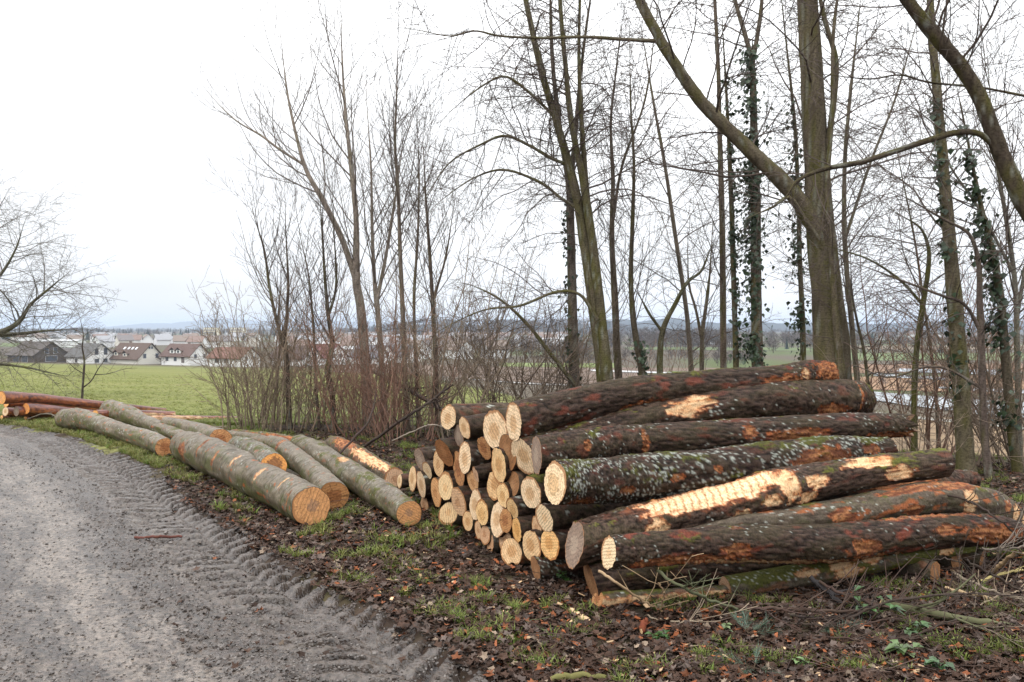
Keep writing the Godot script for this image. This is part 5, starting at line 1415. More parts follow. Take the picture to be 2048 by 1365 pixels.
	tree("tree", "tree with a thick column of ivy left of the biggest tree", "beech", [[[V(3.705, 0.610, -12.400), V(3.682, 1.662, -12.400), V(3.667, 2.564, -12.400), V(3.667, 3.466, -12.400), V(3.645, 4.368, -12.400), V(3.630, 5.119, -12.400), V(3.622, 5.721, -12.400)], [0.087, 0.082, 0.079, 0.077, 0.061, 0.051, 0.046], 1, 0.4, 1.6, 2],
		[[V(3.622, 5.683, -12.400), V(3.487, 6.172, -12.400), V(3.352, 6.622, -12.400), V(3.126, 7.524, -12.400)], [0.041, 0.036, 0.031, 0.020], 3, 0.1, 1.6, 2],
		[[V(3.622, 5.683, -12.400), V(3.728, 6.322, -12.400), V(3.803, 7.073, -12.400)], [0.036, 0.031, 0.026], 3, 0.1, 1.6, 2]], {"bark": Color(0.11, 0.088, 0.068), "algae": 0.3, "ivy": [0, 0.92, 3600, 0.11, 170]})
	tree("tree", "thin ivied stem on the left of the ivy column", "beech", [[[V(3.464, 0.584, -12.700), V(3.433, 1.815, -12.700), V(3.402, 2.893, -12.700), V(3.371, 3.817, -12.700), V(3.325, 4.894, -12.700), V(3.264, 5.972, -12.700)], [0.047, 0.042, 0.042, 0.037, 0.026, 0.016], 2, 0.5, 1.3, 2]], {"algae": 0.6, "ivy": [0, 0.8, 700, 0.05, 20]})
	tree("tree", "ivy clad thin tree close behind the biggest tree", "beech", [[[V(4.558, 0.645, -12.900), V(4.550, 1.661, -12.900), V(4.503, 2.755, -12.900), V(4.480, 3.694, -12.900), V(4.425, 4.866, -12.900), V(4.269, 6.352, -12.900)], [0.048, 0.043, 0.037, 0.032, 0.027, 0.016], 2.2, 0.4, 1.4, 2]], {"algae": 0.5, "ivy": [0, 0.75, 1300, 0.09, 200]})
	tree("tree", "tall leaning green trunk at the right with ivy tufts, nearest the river", "beech", [[[V(5.306, -0.307, -9.600), V(5.260, 0.507, -9.600), V(5.213, 1.205, -9.600), V(5.155, 2.020, -9.600), V(5.085, 2.835, -9.600), V(5.015, 3.649, -9.600), V(4.957, 4.347, -9.600), V(4.899, 5.045, -9.600), V(4.852, 5.860, -9.600), V(4.806, 6.907, -9.600)], [0.095, 0.091, 0.091, 0.083, 0.071, 0.059, 0.051, 0.044, 0.036, 0.020], 1.8, 0.35, 1.7, 2]], {"bark": Color(0.11, 0.092, 0.062), "algae": 0.55, "ivy": [0.15, 0.6, 430, 0.03, 185]})
	tree("tree", "wavy brown sapling right of the green trunk, with drooping side limbs", "beech", [[[V(5.358, -0.279, -9.200), V(5.286, 0.334, -9.200), V(5.252, 1.003, -9.200), V(5.236, 1.561, -9.200), V(5.219, 2.007, -9.200), V(5.208, 2.397, -9.200), V(5.107, 2.732, -9.200), V(4.829, 2.899, -9.200), V(4.438, 3.122, -9.200)], [0.045, 0.042, 0.038, 0.038, 0.034, 0.027, 0.019, 0.015, 0.008], 2.2, 0.3, 1.3, 2],
		[[V(5.252, 1.616, -9.200), V(5.052, 1.951, -9.200), V(4.773, 2.062, -9.200), V(4.327, 2.230, -9.200), V(3.881, 2.397, -9.200)], [0.027, 0.019, 0.015, 0.011, 0.006], 5, 0.1, 0.9, 2],
		[[V(5.264, 1.003, -9.200), V(4.884, 1.226, -9.200), V(4.606, 1.254, -9.200), V(4.215, 1.142, -9.200), V(3.881, 1.254, -9.200)], [0.019, 0.015, 0.011, 0.009, 0.006], 4, 0.1, 0.8, 2]], {"bark": Color(0.085, 0.066, 0.055), "algae": 0.2})
	tree("tree", "curved thin green tree between the pile and the river", "beech", [[[V(5.172, 0.319, -10.600), V(5.178, 1.025, -10.600), V(5.216, 1.539, -10.600), V(5.294, 2.053, -10.600), V(5.358, 2.503, -10.600), V(5.345, 2.760, -10.600), V(5.242, 2.985, -10.600), V(4.985, 3.145, -10.600)], [0.039, 0.037, 0.035, 0.033, 0.028, 0.022, 0.013, 0.009], 3, 0.3, 1.4, 2],
		[[V(5.281, 1.989, -10.600), V(4.985, 2.310, -10.600), V(4.600, 2.567, -10.600), V(4.214, 2.696, -10.600)], [0.022, 0.017, 0.013, 0.007], 5, 0.1, 0.9, 2]], {"bark": Color(0.07, 0.065, 0.035), "algae": 0.8})
	tree("tree", "thin dark sapling right of the biggest tree, bare to the tip", "beech", [[[V(4.908, 0.308, -11.200), V(4.847, 0.852, -11.200), V(4.779, 1.395, -11.200), V(4.684, 1.802, -11.200), V(4.616, 2.209, -11.200), V(4.602, 2.616, -11.200)], [0.028, 0.023, 0.021, 0.018, 0.012, 0.007], 5, 0.25, 1.2, 2]], {"bark": Color(0.055, 0.045, 0.035), "algae": 0.3, "group": "thin saplings"})
	tree("tree", "ivy clad tree at the right edge of the wood", "beech", [[[V(5.911, -0.365, -9.600), V(5.824, 0.507, -9.600), V(5.748, 1.322, -9.600), V(5.690, 2.020, -9.600), V(5.591, 2.602, -9.600), V(5.446, 3.184, -9.600), V(5.271, 4.056, -9.600)], [0.055, 0.055, 0.051, 0.044, 0.036, 0.024, 0.016], 2.2, 0.3, 1.6, 2]], {"algae": 0.4, "ivy": [0.1, 0.85, 1500, 0.09, 200]})
	tree("tree", "pale many branched tree behind the ivied one at the right edge", "ash", [[[V(7.081, -0.008, -11.500), V(7.046, 1.386, -11.500), V(7.012, 2.362, -11.500), V(6.872, 3.338, -11.500), V(6.733, 4.174, -11.500), V(6.663, 5.011, -11.500)], [0.043, 0.038, 0.033, 0.028, 0.019, 0.009], 3.5, 0.2, 1.8, 2],
		[[V(7.039, 1.805, -11.500), V(7.221, 2.920, -11.500), V(7.360, 4.035, -11.500), V(7.430, 5.220, -11.500)], [0.028, 0.024, 0.019, 0.009], 3.5, 0.2, 1.8, 2],
		[[V(6.970, 2.502, -11.500), V(6.524, 3.338, -11.500), V(6.105, 3.965, -11.500), V(5.827, 4.662, -11.500)], [0.024, 0.019, 0.014, 0.007], 3.5, 0.2, 1.6, 2]], {"bark": Color(0.12, 0.11, 0.09), "algae": 0.2})
	tree("tree", "crooked small tree forking low, right of the ivy foot", "lime", [[[V(2.384, 0.540, -13.200), V(2.368, 1.180, -13.200), V(2.416, 1.660, -13.200), V(2.608, 2.060, -13.200), V(2.808, 2.420, -13.200), V(3.032, 2.604, -13.200), V(3.168, 2.940, -13.200)], [0.049, 0.049, 0.044, 0.035, 0.027, 0.019, 0.011], 3, 0.3, 1.3, 2],
		[[V(2.416, 1.620, -13.200), V(2.208, 1.900, -13.200), V(2.032, 2.220, -13.200)], [0.027, 0.022, 0.011], 4, 0.1, 0.8, 2]], {"bark": Color(0.09, 0.08, 0.05), "algae": 0.55})
	tree("tree", "small forked tree standing left of the slender straight tree", "ash", [[[V(3.233, 0.639, -14.000), V(3.224, 1.148, -14.000), V(3.241, 1.658, -14.000), V(3.309, 2.167, -14.000), V(3.360, 2.633, -14.000), V(3.394, 3.185, -14.000)], [0.040, 0.040, 0.035, 0.029, 0.017, 0.012], 3, 0.3, 1.2, 2],
		[[V(3.224, 1.488, -14.000), V(3.122, 1.997, -14.000), V(3.004, 2.421, -14.000), V(2.987, 2.845, -14.000)], [0.029, 0.023, 0.017, 0.012], 3, 0.2, 1, 2]], {"bark": Color(0.11, 0.09, 0.07), "algae": 0.3})
	tree("tree", "thin tree with ivied lower stem between twin stems and crooked tree", "ash", [[[V(2.096, 0.558, -13.000), V(2.017, 1.188, -13.000), V(1.922, 1.739, -13.000), V(1.875, 2.448, -13.000), V(1.899, 3.315, -13.000), V(1.922, 4.261, -13.000), V(1.875, 5.127, -13.000), V(1.859, 5.915, -13.000)], [0.059, 0.054, 0.048, 0.038, 0.032, 0.024, 0.016, 0.008], 3, 0.3, 1.3, 2]], {"algae": 0.4, "ivy": [0, 0.28, 420, 0.05, 0]})
	tree("tree", "brown pole tree directly right of the twin stems", "ash", [[[V(1.833, 0.470, -14.000), V(1.782, 1.318, -14.000), V(1.748, 2.167, -14.000), V(1.697, 3.185, -14.000), V(1.714, 4.203, -14.000), V(1.680, 5.221, -14.000), V(1.790, 6.239, -14.000)], [0.069, 0.063, 0.058, 0.046, 0.035, 0.023, 0.017], 3, 0.3, 1.4, 2],
		[[V(1.714, 3.524, -14.000), V(1.875, 4.458, -14.000), V(2.257, 5.561, -14.000), V(2.427, 6.748, -14.000)], [0.029, 0.023, 0.017, 0.012], 3, 0.2, 1.4, 2]], {"bark": Color(0.1, 0.08, 0.062), "algae": 0.25})
	tree("tree", "thin green stem sloping up to the left in front of the ivy foot", "lime", [[[V(1.077, 0.593, -12.600), V(0.809, 1.013, -12.600), V(0.542, 1.356, -12.600), V(0.275, 1.700, -12.600), V(-0.031, 2.005, -12.600), V(-0.298, 2.196, -12.600), V(-0.641, 2.349, -12.600)], [0.036, 0.034, 0.031, 0.026, 0.021, 0.016, 0.008], 4, 0.15, 1.2, 2]], {"algae": 0.65})
	tree("tree", "tall forked ash tree above the shrubs with a wide left limb", "ash", [[[V(-2.461, -0.236, -14.200), V(-2.504, 0.624, -14.200), V(-2.547, 1.399, -14.200), V(-2.616, 2.087, -14.200), V(-2.685, 2.561, -14.200), V(-2.685, 3.550, -14.200), V(-2.763, 4.411, -14.200), V(-2.857, 5.272, -14.200), V(-2.917, 6.132, -14.200), V(-2.943, 6.907, -14.200)], [0.099, 0.088, 0.082, 0.076, 0.070, 0.047, 0.041, 0.029, 0.018, 0.009], 2.6, 0.4, 2.2, 2],
		[[V(-2.685, 2.518, -14.200), V(-2.943, 3.249, -14.200), V(-3.262, 3.895, -14.200), V(-3.546, 4.411, -14.200), V(-3.718, 5.013, -14.200), V(-3.864, 5.702, -14.200), V(-3.950, 6.390, -14.200)], [0.053, 0.050, 0.047, 0.035, 0.026, 0.018, 0.009], 3, 0.2, 2, 2],
		[[V(-3.580, 4.497, -14.200), V(-3.993, 4.755, -14.200), V(-4.337, 5.013, -14.200), V(-4.768, 5.272, -14.200), V(-5.198, 5.702, -14.200)], [0.023, 0.020, 0.018, 0.012, 0.006], 3.5, 0.1, 1.2, 2]], {"bark": Color(0.21, 0.175, 0.145), "twig": Color(0.09, 0.075, 0.065), "algae": 0.15, "dens": 0.9})
	tree("tree", "second ash stem right of the forked ash with splayed limbs", "ash", [[[V(-2.184, -0.250, -14.300), V(-2.236, 0.617, -14.300), V(-2.288, 1.483, -14.300), V(-2.340, 2.090, -14.300), V(-2.392, 2.610, -14.300), V(-2.427, 3.477, -14.300), V(-2.444, 4.430, -14.300), V(-2.505, 5.383, -14.300)], [0.059, 0.053, 0.050, 0.047, 0.035, 0.027, 0.018, 0.009], 2.6, 0.3, 1.8, 2],
		[[V(-2.340, 2.177, -14.300), V(-2.201, 2.870, -14.300), V(-2.071, 3.650, -14.300), V(-1.941, 4.517, -14.300)], [0.035, 0.029, 0.024, 0.012], 3, 0.2, 1.5, 2]], {"bark": Color(0.22, 0.185, 0.155), "twig": Color(0.09, 0.075, 0.065), "algae": 0.1, "dens": 0.9})
	tree("tree", "tall straight young ash with a thin top, right of the splayed stem", "ash", [[[V(-1.748, -0.349, -13.800), V(-1.790, 0.822, -13.800), V(-1.823, 1.825, -13.800), V(-1.873, 2.996, -13.800), V(-1.907, 4.000, -13.800), V(-1.957, 4.753, -13.800), V(-1.932, 5.589, -13.800), V(-1.907, 6.509, -13.800)], [0.051, 0.045, 0.040, 0.034, 0.028, 0.023, 0.014, 0.007], 3.5, 0.35, 1.7, 2]], {"bark": Color(0.13, 0.105, 0.085), "algae": 0.2})
	tree("tree", "dark young stem with short twigs beside the dense red shrubs", "ash", [[[V(-1.184, 0.060, -13.200), V(-1.216, 1.020, -13.200), V(-1.264, 1.980, -13.200), V(-1.312, 2.780, -13.200), V(-1.368, 3.580, -13.200), V(-1.408, 4.300, -13.200)], [0.038, 0.035, 0.033, 0.027, 0.019, 0.011], 4, 0.3, 1.3, 2],
		[[V(-1.264, 2.140, -13.200), V(-1.072, 2.780, -13.200), V(-0.952, 3.500, -13.200)], [0.022, 0.016, 0.008], 4, 0.1, 1, 2]], {"bark": Color(0.09, 0.068, 0.055), "algae": 0.2})
	tree("tree", "thin companion stem left of the straight young ash", "ash", [[[V(-1.533, -0.237, -13.600), V(-1.583, 0.999, -13.600), V(-1.616, 2.153, -13.600), V(-1.558, 3.142, -13.600), V(-1.533, 4.132, -13.600), V(-1.558, 4.956, -13.600)], [0.034, 0.028, 0.025, 0.020, 0.014, 0.007], 4, 0.3, 1.3, 2]], {"bark": Color(0.1, 0.078, 0.062), "algae": 0.2})
	tree("tree", "pollarded willow like tree with a burr, left of the forked ash", "ash", [[[V(-3.713, -0.224, -13.800), V(-3.739, 0.487, -13.800), V(-3.780, 1.156, -13.800), V(-3.814, 1.407, -13.800), V(-3.831, 1.558, -13.800)], [0.045, 0.043, 0.045, 0.063, 0.051], 1, 0.6, 0.6, 1],
		[[V(-3.831, 1.407, -13.800), V(-3.964, 1.909, -13.800), V(-4.065, 2.411, -13.800), V(-4.148, 2.996, -13.800), V(-4.299, 3.498, -13.800)], [0.034, 0.028, 0.023, 0.017, 0.009], 5, 0.1, 1.3, 2],
		[[V(-3.814, 1.407, -13.800), V(-3.764, 1.993, -13.800), V(-3.747, 2.495, -13.800), V(-3.780, 3.164, -13.800), V(-3.797, 3.749, -13.800)], [0.034, 0.026, 0.020, 0.011, 0.006], 5, 0.1, 1.2, 2]], {"bark": Color(0.075, 0.058, 0.045), "algae": 0.3})
	tree("tree", "dark bent stem between the burred tree and the forked ash", "ash", [[[V(-2.934, -0.237, -13.600), V(-2.967, 0.587, -13.600), V(-3.041, 0.999, -13.600), V(-2.967, 1.412, -13.600), V(-3.033, 1.906, -13.600), V(-3.083, 2.483, -13.600), V(-3.124, 3.142, -13.600), V(-3.165, 3.802, -13.600)], [0.045, 0.045, 0.045, 0.039, 0.034, 0.025, 0.017, 0.008], 4.5, 0.35, 1.3, 2],
		[[V(-3.041, 1.824, -13.600), V(-2.901, 2.401, -13.600), V(-2.934, 3.225, -13.600), V(-2.959, 3.884, -13.600)], [0.022, 0.020, 0.011, 0.007], 4, 0.1, 1.1, 2]], {"bark": Color(0.055, 0.045, 0.035), "algae": 0.4})
	tree("tree", "thin bare stem leaning left in front of the burred tree", "ash", [[[V(-3.235, -0.364, -13.900), V(-3.302, 0.647, -13.900), V(-3.336, 1.489, -13.900), V(-3.420, 2.500, -13.900), V(-3.572, 3.258, -13.900)], [0.029, 0.026, 0.023, 0.014, 0.007], 4.5, 0.3, 1.2, 2]], {"bark": Color(0.08, 0.06, 0.05), "algae": 0.3})
	tree("tree", "wide spreading tree reaching in from the left edge over the meadow", "beech", [[[V(-15.705, -2.055, -21.000), V(-15.642, -0.145, -21.000), V(-15.578, 1.127, -21.000), V(-15.515, 2.400, -21.000), V(-15.451, 3.673, -21.000), V(-15.425, 4.691, -21.000)], [0.346, 0.294, 0.260, 0.173, 0.104, 0.052], 1.2, 0.4, 3.5, 2],
		[[V(-15.578, 0.364, -21.000), V(-14.560, 1.064, -21.000), V(-13.542, 1.382, -21.000), V(-12.651, 1.764, -21.000), V(-12.269, 2.273, -21.000), V(-11.824, 2.655, -21.000), V(-11.442, 2.973, -21.000)], [0.121, 0.104, 0.078, 0.061, 0.039, 0.026, 0.013], 4.5, 0.3, 2, 2],
		[[V(-15.875, 0.727, -21.400), V(-14.708, 1.246, -21.400), V(-13.670, 1.480, -21.400), V(-12.762, 1.531, -21.400), V(-12.114, 1.609, -21.400), V(-11.530, 1.635, -21.400)], [0.123, 0.097, 0.071, 0.044, 0.026, 0.013], 4.5, 0.3, 1.8, 2],
		[[V(-15.727, 1.122, -21.200), V(-14.699, 1.893, -21.200), V(-13.799, 2.407, -21.200), V(-13.157, 3.049, -21.200), V(-12.771, 3.692, -21.200), V(-12.579, 4.270, -21.200)], [0.114, 0.087, 0.061, 0.035, 0.022, 0.010], 4.5, 0.3, 2, 2],
		[[V(-15.281, 0.139, -20.600), V(-14.033, 0.701, -20.600), V(-13.034, 0.789, -20.600), V(-12.160, 0.701, -20.600), V(-11.411, 0.539, -20.600)], [0.085, 0.068, 0.042, 0.025, 0.013], 4.5, 0.3, 1.4, 2],
		[[V(-15.745, 2.413, -21.400), V(-14.837, 2.932, -21.400), V(-14.189, 3.581, -21.400), V(-13.670, 4.229, -21.400), V(-13.281, 4.878, -21.400)], [0.106, 0.062, 0.035, 0.022, 0.011], 4, 0.3, 1.8, 2]], {"bark": Color(0.075, 0.068, 0.052), "twig": Color(0.07, 0.062, 0.052), "algae": 0.3, "dens": 0.85})
	tree("tree", "small bare tree standing alone in the meadow", "lime", [[[V(-10.436, -0.203, -20.000), V(-10.412, 0.306, -20.000), V(-10.388, 0.609, -20.000), V(-10.376, 0.912, -20.000), V(-10.424, 1.215, -20.000), V(-10.400, 1.518, -20.000), V(-10.473, 1.882, -20.000)], [0.030, 0.026, 0.028, 0.023, 0.018, 0.012, 0.007], 5, 0.35, 1, 2],
		[[V(-10.412, 0.233, -20.000), V(-10.206, 0.403, -20.000), V(-10.036, 0.694, -20.000), V(-9.818, 0.985, -20.000)], [0.018, 0.016, 0.012, 0.008], 4.5, 0.2, 0.7, 2],
		[[V(-10.388, 0.573, -20.000), V(-10.594, 0.694, -20.000), V(-10.812, 0.888, -20.000)], [0.013, 0.011, 0.007], 4.5, 0.2, 0.6, 2],
		[[V(-10.109, 0.548, -20.000), V(-9.806, 0.573, -20.000), V(-9.358, 0.694, -20.000)], [0.012, 0.009, 0.006], 3.5, 0.2, 0.5, 1]], {"bark": Color(0.055, 0.045, 0.038), "algae": 0.2, "dens": 0.8})
	tree("tree", "background tree far right of the twin stems, behind the ivy column", "beech", [[[V(3.501, 0.294, -16.000), V(3.404, 1.845, -16.000), V(3.181, 3.397, -16.000), V(2.967, 4.852, -16.000), V(2.773, 5.918, -16.000), V(2.579, 7.082, -16.000)], [0.053, 0.046, 0.040, 0.033, 0.026, 0.013], 3, 0.2, 1.8, 2]], {"bark": Color(0.1, 0.082, 0.065), "algae": 0.2, "group": "background stems in the wood"})
	tree("tree", "background tree right of the biggest tree with upright fork", "beech", [[[V(6.373, -0.164, -15.000), V(6.191, 1.655, -15.000), V(6.055, 3.291, -15.000), V(6.055, 4.655, -15.000), V(6.145, 5.836, -15.000), V(6.282, 7.109, -15.000)], [0.056, 0.049, 0.043, 0.037, 0.031, 0.019], 3, 0.25, 1.8, 2],
		[[V(6.055, 3.291, -15.000), V(6.509, 4.655, -15.000), V(6.964, 5.836, -15.000), V(7.327, 7.109, -15.000)], [0.031, 0.025, 0.019, 0.012], 3, 0.2, 1.6, 2]], {"bark": Color(0.1, 0.085, 0.065), "algae": 0.2})
	tree("tree", "slim background tree between the curved tree and the green trunk", "beech", [[[V(6.744, -0.230, -13.000), V(6.665, 0.873, -13.000), V(6.508, 1.976, -13.000), V(6.350, 3.079, -13.000), V(6.114, 4.261, -13.000)], [0.032, 0.027, 0.021, 0.016, 0.011], 4, 0.3, 1.3, 2]], {"bark": Color(0.08, 0.065, 0.05), "algae": 0.3})

func shrubs() -> void:
	rng.seed = 503
	var red := Color(0.19, 0.112, 0.082)
	var brown := Color(0.17, 0.128, 0.096)
	var tan := Color(0.22, 0.17, 0.122)
	# [x, f, stems, height, spread, colour, label]
	var rows := [
		[-4.3, 13.7, 30, 2.53, 0.41, tan, "fan shaped tan shrub at the left end of the thicket"], [-4.15, 14, 26, 2.82, 0.27, brown, "upright brown shrub in front of the burred tree"],
		[-3.75, 13.7, 26, 2.53, 0.3, tan, "loose tan shrub right of the burred tree"], [-3.3, 14.2, 15, 2.11, 0.4, brown, "sparse shrub by the dark bent stem with the meadow showing through"],
		[-2.85, 13.8, 17, 2.2, 0.45, brown, "brown shrub left of the forked ash foot"], [-2.45, 13.2, 28, 2.11, 0.5, red, "reddish shrub at the foot of the forked ash"],
		[-2.05, 12.8, 32, 2.11, 0.55, red, "dense red brown shrub behind the bark stripped log"], [-1.65, 12.3, 32, 2.02, 0.55, red, "dense red brown shrub beside the back corner of the pile"],
		[-1.95, 13.9, 20, 3.03, 0.4, brown, "tall thin shrub among the young ash stems"], [-1.35, 13.2, 19, 2.66, 0.6, tan, "tan shrub arching up behind the back corner of the pile"],
		[-0.85, 12.6, 16, 3.13, 0.7, tan, "open yellow brown shrub behind the upper back logs"], [-0.35, 13, 14, 3.02, 0.8, brown, "open brown shrub left of the cream log end"],
		[0.25, 13.5, 22, 2.6, 0.8, brown, "wiry shrub above the topmost log's near end"], [0.75, 13.3, 18, 2.4, 0.8, brown, "wiry shrub between the ivy foot and the twin stems"],
		[1.9, 14.2, 14, 2, 0.7, brown, "low shrub behind the middle of the topmost log"], [2.7, 14.6, 14, 1.9, 0.7, red, "low reddish shrub near the slender straight tree"],
		[4.9, 12, 10, 2.2, 0.9, red, "reddish wiry shrub right of the biggest tree"], [5.2, 11, 10, 2, 0.9, brown, "dark brush under the curved thin tree"],
		[5, 9.4, 10, 1.6, 1, brown, "dark brush at the far end of the front logs"], [5.75, 10.4, 14, 2.4, 0.9, brown, "tangled brush at the foot of the green trunk"],
		[6.2, 9.8, 19, 2.8, 0.9, brown, "thick tangled brush at the right edge of the wood"], [5.9, 11.6, 15, 3.2, 0.8, red, "tall brush behind the wavy sapling"], [6.6, 10.8, 16, 3.4, 0.9, brown, "tall dark brush behind the ivied tree at the right edge"]]
	for r in rows:
		shrub("shrub", r[6], Vector2(r[0], r[1]), r[2], r[3], r[4], r[5], {"levels": 1 if r[2] > 34 else 2, "foot": 0.5 if r[2] > 24 else 0.3})

func litter() -> void:
	rng.seed = 604
	var meshes := [leaf_mesh(1), leaf_mesh(2), leaf_mesh(3)]
	rng.seed = 605
	var sp := [[], [], []]
	var co := [PackedColorArray(), PackedColorArray(), PackedColorArray()]
	var tries := 0
	while tries < 88000:
		tries += 1
		var f := 3.6 + 10.0 * pow(rng.randf(), 1.5)
		var x := rng.randf_range(-0.42, 0.68) * f
		var tr := edge_frame(x, f)
		var lim := 0.06 + 0.42 * nz(x * 2.0, 71.0, f * 2.0) * rng.randf()
		if (tr.y > lim and rng.randf() > 0.012) or 0.45 * x + 0.9 * f > 12.6:
			continue
		if tr.y < -2.2 and x < -3.0 and rng.randf() < 0.6:
			continue
		if nz(x * 1.4, 72.0, f * 1.4) + rng.randf() * 0.9 < 0.0:
			continue
		var k := rng.randi() % 3
		var s := rng.randf_range(0.017, 0.038)
		sp[k].append(lay(Vector3(x, floor_at(x, f) + rng.randf_range(0.004, 0.03), -f), Vector3(s, s * rng.randf_range(0.3, 1.4), s), 0.55))
		var g := rng.randf_range(0.5, 1.5)
		var c := Color(0.052 * g, 0.03 * g, 0.021 * g)
		var pick := rng.randf()
		if pick < 0.2:
			c = Color(0.085 * g, 0.063 * g, 0.053 * g)
		elif pick < 0.26:
			c = Color(0.16 * g, 0.058 * g, 0.026 * g)
		elif pick < 0.31:
			c = Color(0.2 * g, 0.15 * g, 0.11 * g)
		co[k].append(c)
	for k in 3:
		scatter("leaf_litter", meshes[k], M.litter, sp[k], co[k], ["wet dark fallen leaves covering the verge", "curled brown fallen leaves over the verge", "lobed fallen leaves strewn before the pile"][k], "leaf litter")
	# grass
	var tufts := [tuft_mesh(1, 14, 0.5), tuft_mesh(2, 9, 0.9)]
	rng.seed = 606
	var gs := [[], []]
	var gc := [PackedColorArray(), PackedColorArray()]
	for n in 38000:
		var f := 3.7 + 12.5 * pow(rng.randf(), 1.35)
		var x := rng.randf_range(-0.66, 0.66) * f
		var tr := edge_frame(x, f)
		var e := 0.45 * x + 0.9 * f - 11.0
		if tr.y > -0.05 or e > 4.0:
			continue
		var left := smoothstep(-3.0, -5.0, x)
		var cl := nz(x * 1.7, 81.0, f * 1.7) + 0.6 * nz(x * 5.0, 82.0, f * 5.0)
		if cl < 0.31 - 0.5 * left - (0.12 if f < 5.2 and x > 0.0 else 0.03):
			continue
		var k := rng.randi() % 2
		var s := rng.randf_range(0.045, 0.11) * (0.8 if f < 6.0 else 1.0)
		gs[k].append(lay(Vector3(x, land(x, f) - 0.004, -f), Vector3(s * 1.1, s, s * 1.1), 0.3))
		var g := rng.randf_range(0.75, 1.4)
		gc[k].append(Color(0.115 * g, 0.175 * g, 0.032 * g).lerp(Color(0.19 * g, 0.17 * g, 0.06 * g), rng.randf() * 0.75))
	for n in 8000:
		var s0 := rng.randf_range(S_NEAR + 1.0, S_NEAR + 14.0)
		var off := -0.08 - 1.9 * pow(rng.randf(), 1.4)
		var p := along_edge(s0, off)
		if nz(p.x * 1.7, 81.0, p.y * 1.7) + 0.5 * rng.randf() < 0.1 + 0.5 * smoothstep(-5.5, -2.5, p.x):
			continue
		var k := rng.randi() % 2
		var s := rng.randf_range(0.04, 0.1)
		gs[k].append(lay(Vector3(p.x, land(p.x, p.y) - 0.004, -p.y), Vector3(s * 1.2, s, s * 1.2), 0.3))
		var g := rng.randf_range(0.75, 1.4)
		gc[k].append(Color(0.12 * g, 0.14 * g, 0.035 * g).lerp(Color(0.22 * g, 0.18 * g, 0.08 * g), rng.randf() * 0.9))
	for k in 2:
		scatter("grass", tufts[k], M.grass, gs[k], gc[k], ["short green grass tufts on the verge and before the pile", "loose bent grass blades on the verge"][k], "grass")
	# the meadow's own grass, in clumps
	var ms := []
	var mc := PackedColorArray()
	for n in 22000:
		var f := 14.5 + 50.0 * pow(rng.randf(), 2.2)
		var x := rng.randf_range(-0.75, -0.02) * f
		var e := 0.45 * x + 0.9 * f - 11.0
		if e < -1.5 or edge_frame(x, f).y > -0.6:
			continue
		var s := rng.randf_range(0.04, 0.09)
		ms.append(lay(Vector3(x, land(x, f) - 0.02, -f), Vector3(s * 2.2, s, s * 2.2), 0.2))
		var g := rng.randf_range(0.75, 1.25)
		mc.append(Color(0.18 * g, 0.21 * g, 0.055 * g).lerp(Color(0.25 * g, 0.235 * g, 0.095 * g), rng.randf() * 0.7))
	scatter("meadow_grass", tufts[1], M.grass, ms, mc, "short meadow grass behind the log stacks", "grass")
	# stones and clods of the track
	var st := [chip_mesh(1, 0.6), chip_mesh(2, 0.45)]
	rng.seed = 607
	var ss := [[], []]
	var sc := [PackedColorArray(), PackedColorArray()]
	for n in 26000:
		var f := 3.8 + 8.0 * pow(rng.randf(), 1.6)
		var x := rng.randf_range(-0.64, 0.05) * f
		var tr := edge_frame(x, f)
		if tr.y < 0.05 or tr.y > 4.3:
			continue
		var band := exp(-pow((tr.y - 0.84) / 0.25, 2.0)) + 0.6 * exp(-pow((tr.y - 2.1) / 0.4, 2.0))
		if rng.randf() > 0.3 + 0.7 * band:
			continue
		var s := rng.randf_range(0.0025, 0.008) * (1.7 if rng.randf() < 0.05 else 1.0)
		var k := rng.randi() % 2
		ss[k].append(lay(Vector3(x, floor_at(x, f) + s * 0.25, -f), Vector3.ONE * s, 0.6))
		var g := rng.randf_range(0.5, 1.5)
		sc[k].append(Color(0.1 * g, 0.086 * g, 0.077 * g))
	for k in 2:
		scatter("gravel", st[k], M.stone, ss[k], sc[k], ["small angular stones scattered along the track", "flat pebbles and clods on the track"][k], "gravel")
	var clod := []
	var clod_c := PackedColorArray()
	for n in 9000:
		var f := 3.8 + 7.5 * pow(rng.randf(), 1.5)
		var x := rng.randf_range(-0.64, 0.05) * f
		var tr := edge_frame(x, f)
		if tr.y < -0.4 or tr.y > 1.1 or (tr.y > 0.12 and nz(x * 3.0, 95.0, f * 3.0) + 0.4 * rng.randf() < 0.22):
			continue
		var s := rng.randf_range(0.004, 0.014)
		clod.append(lay(Vector3(x, floor_at(x, f) + s * 0.2, -f), Vector3(s, s * 0.8, s), 0.7))
		var g := rng.randf_range(0.6, 1.5)
		clod_c.append(Color(0.05 * g, 0.038 * g, 0.031 * g))
	scatter("mud_clods", st[0], M.stone, clod, clod_c, "dark crumbled mud clods between the tyre prints", "mud")
	# bark chips and twigs
	var chip := chip_mesh(3, 0.12)
	rng.seed = 608
	var cs := []
	var cc := PackedColorArray()
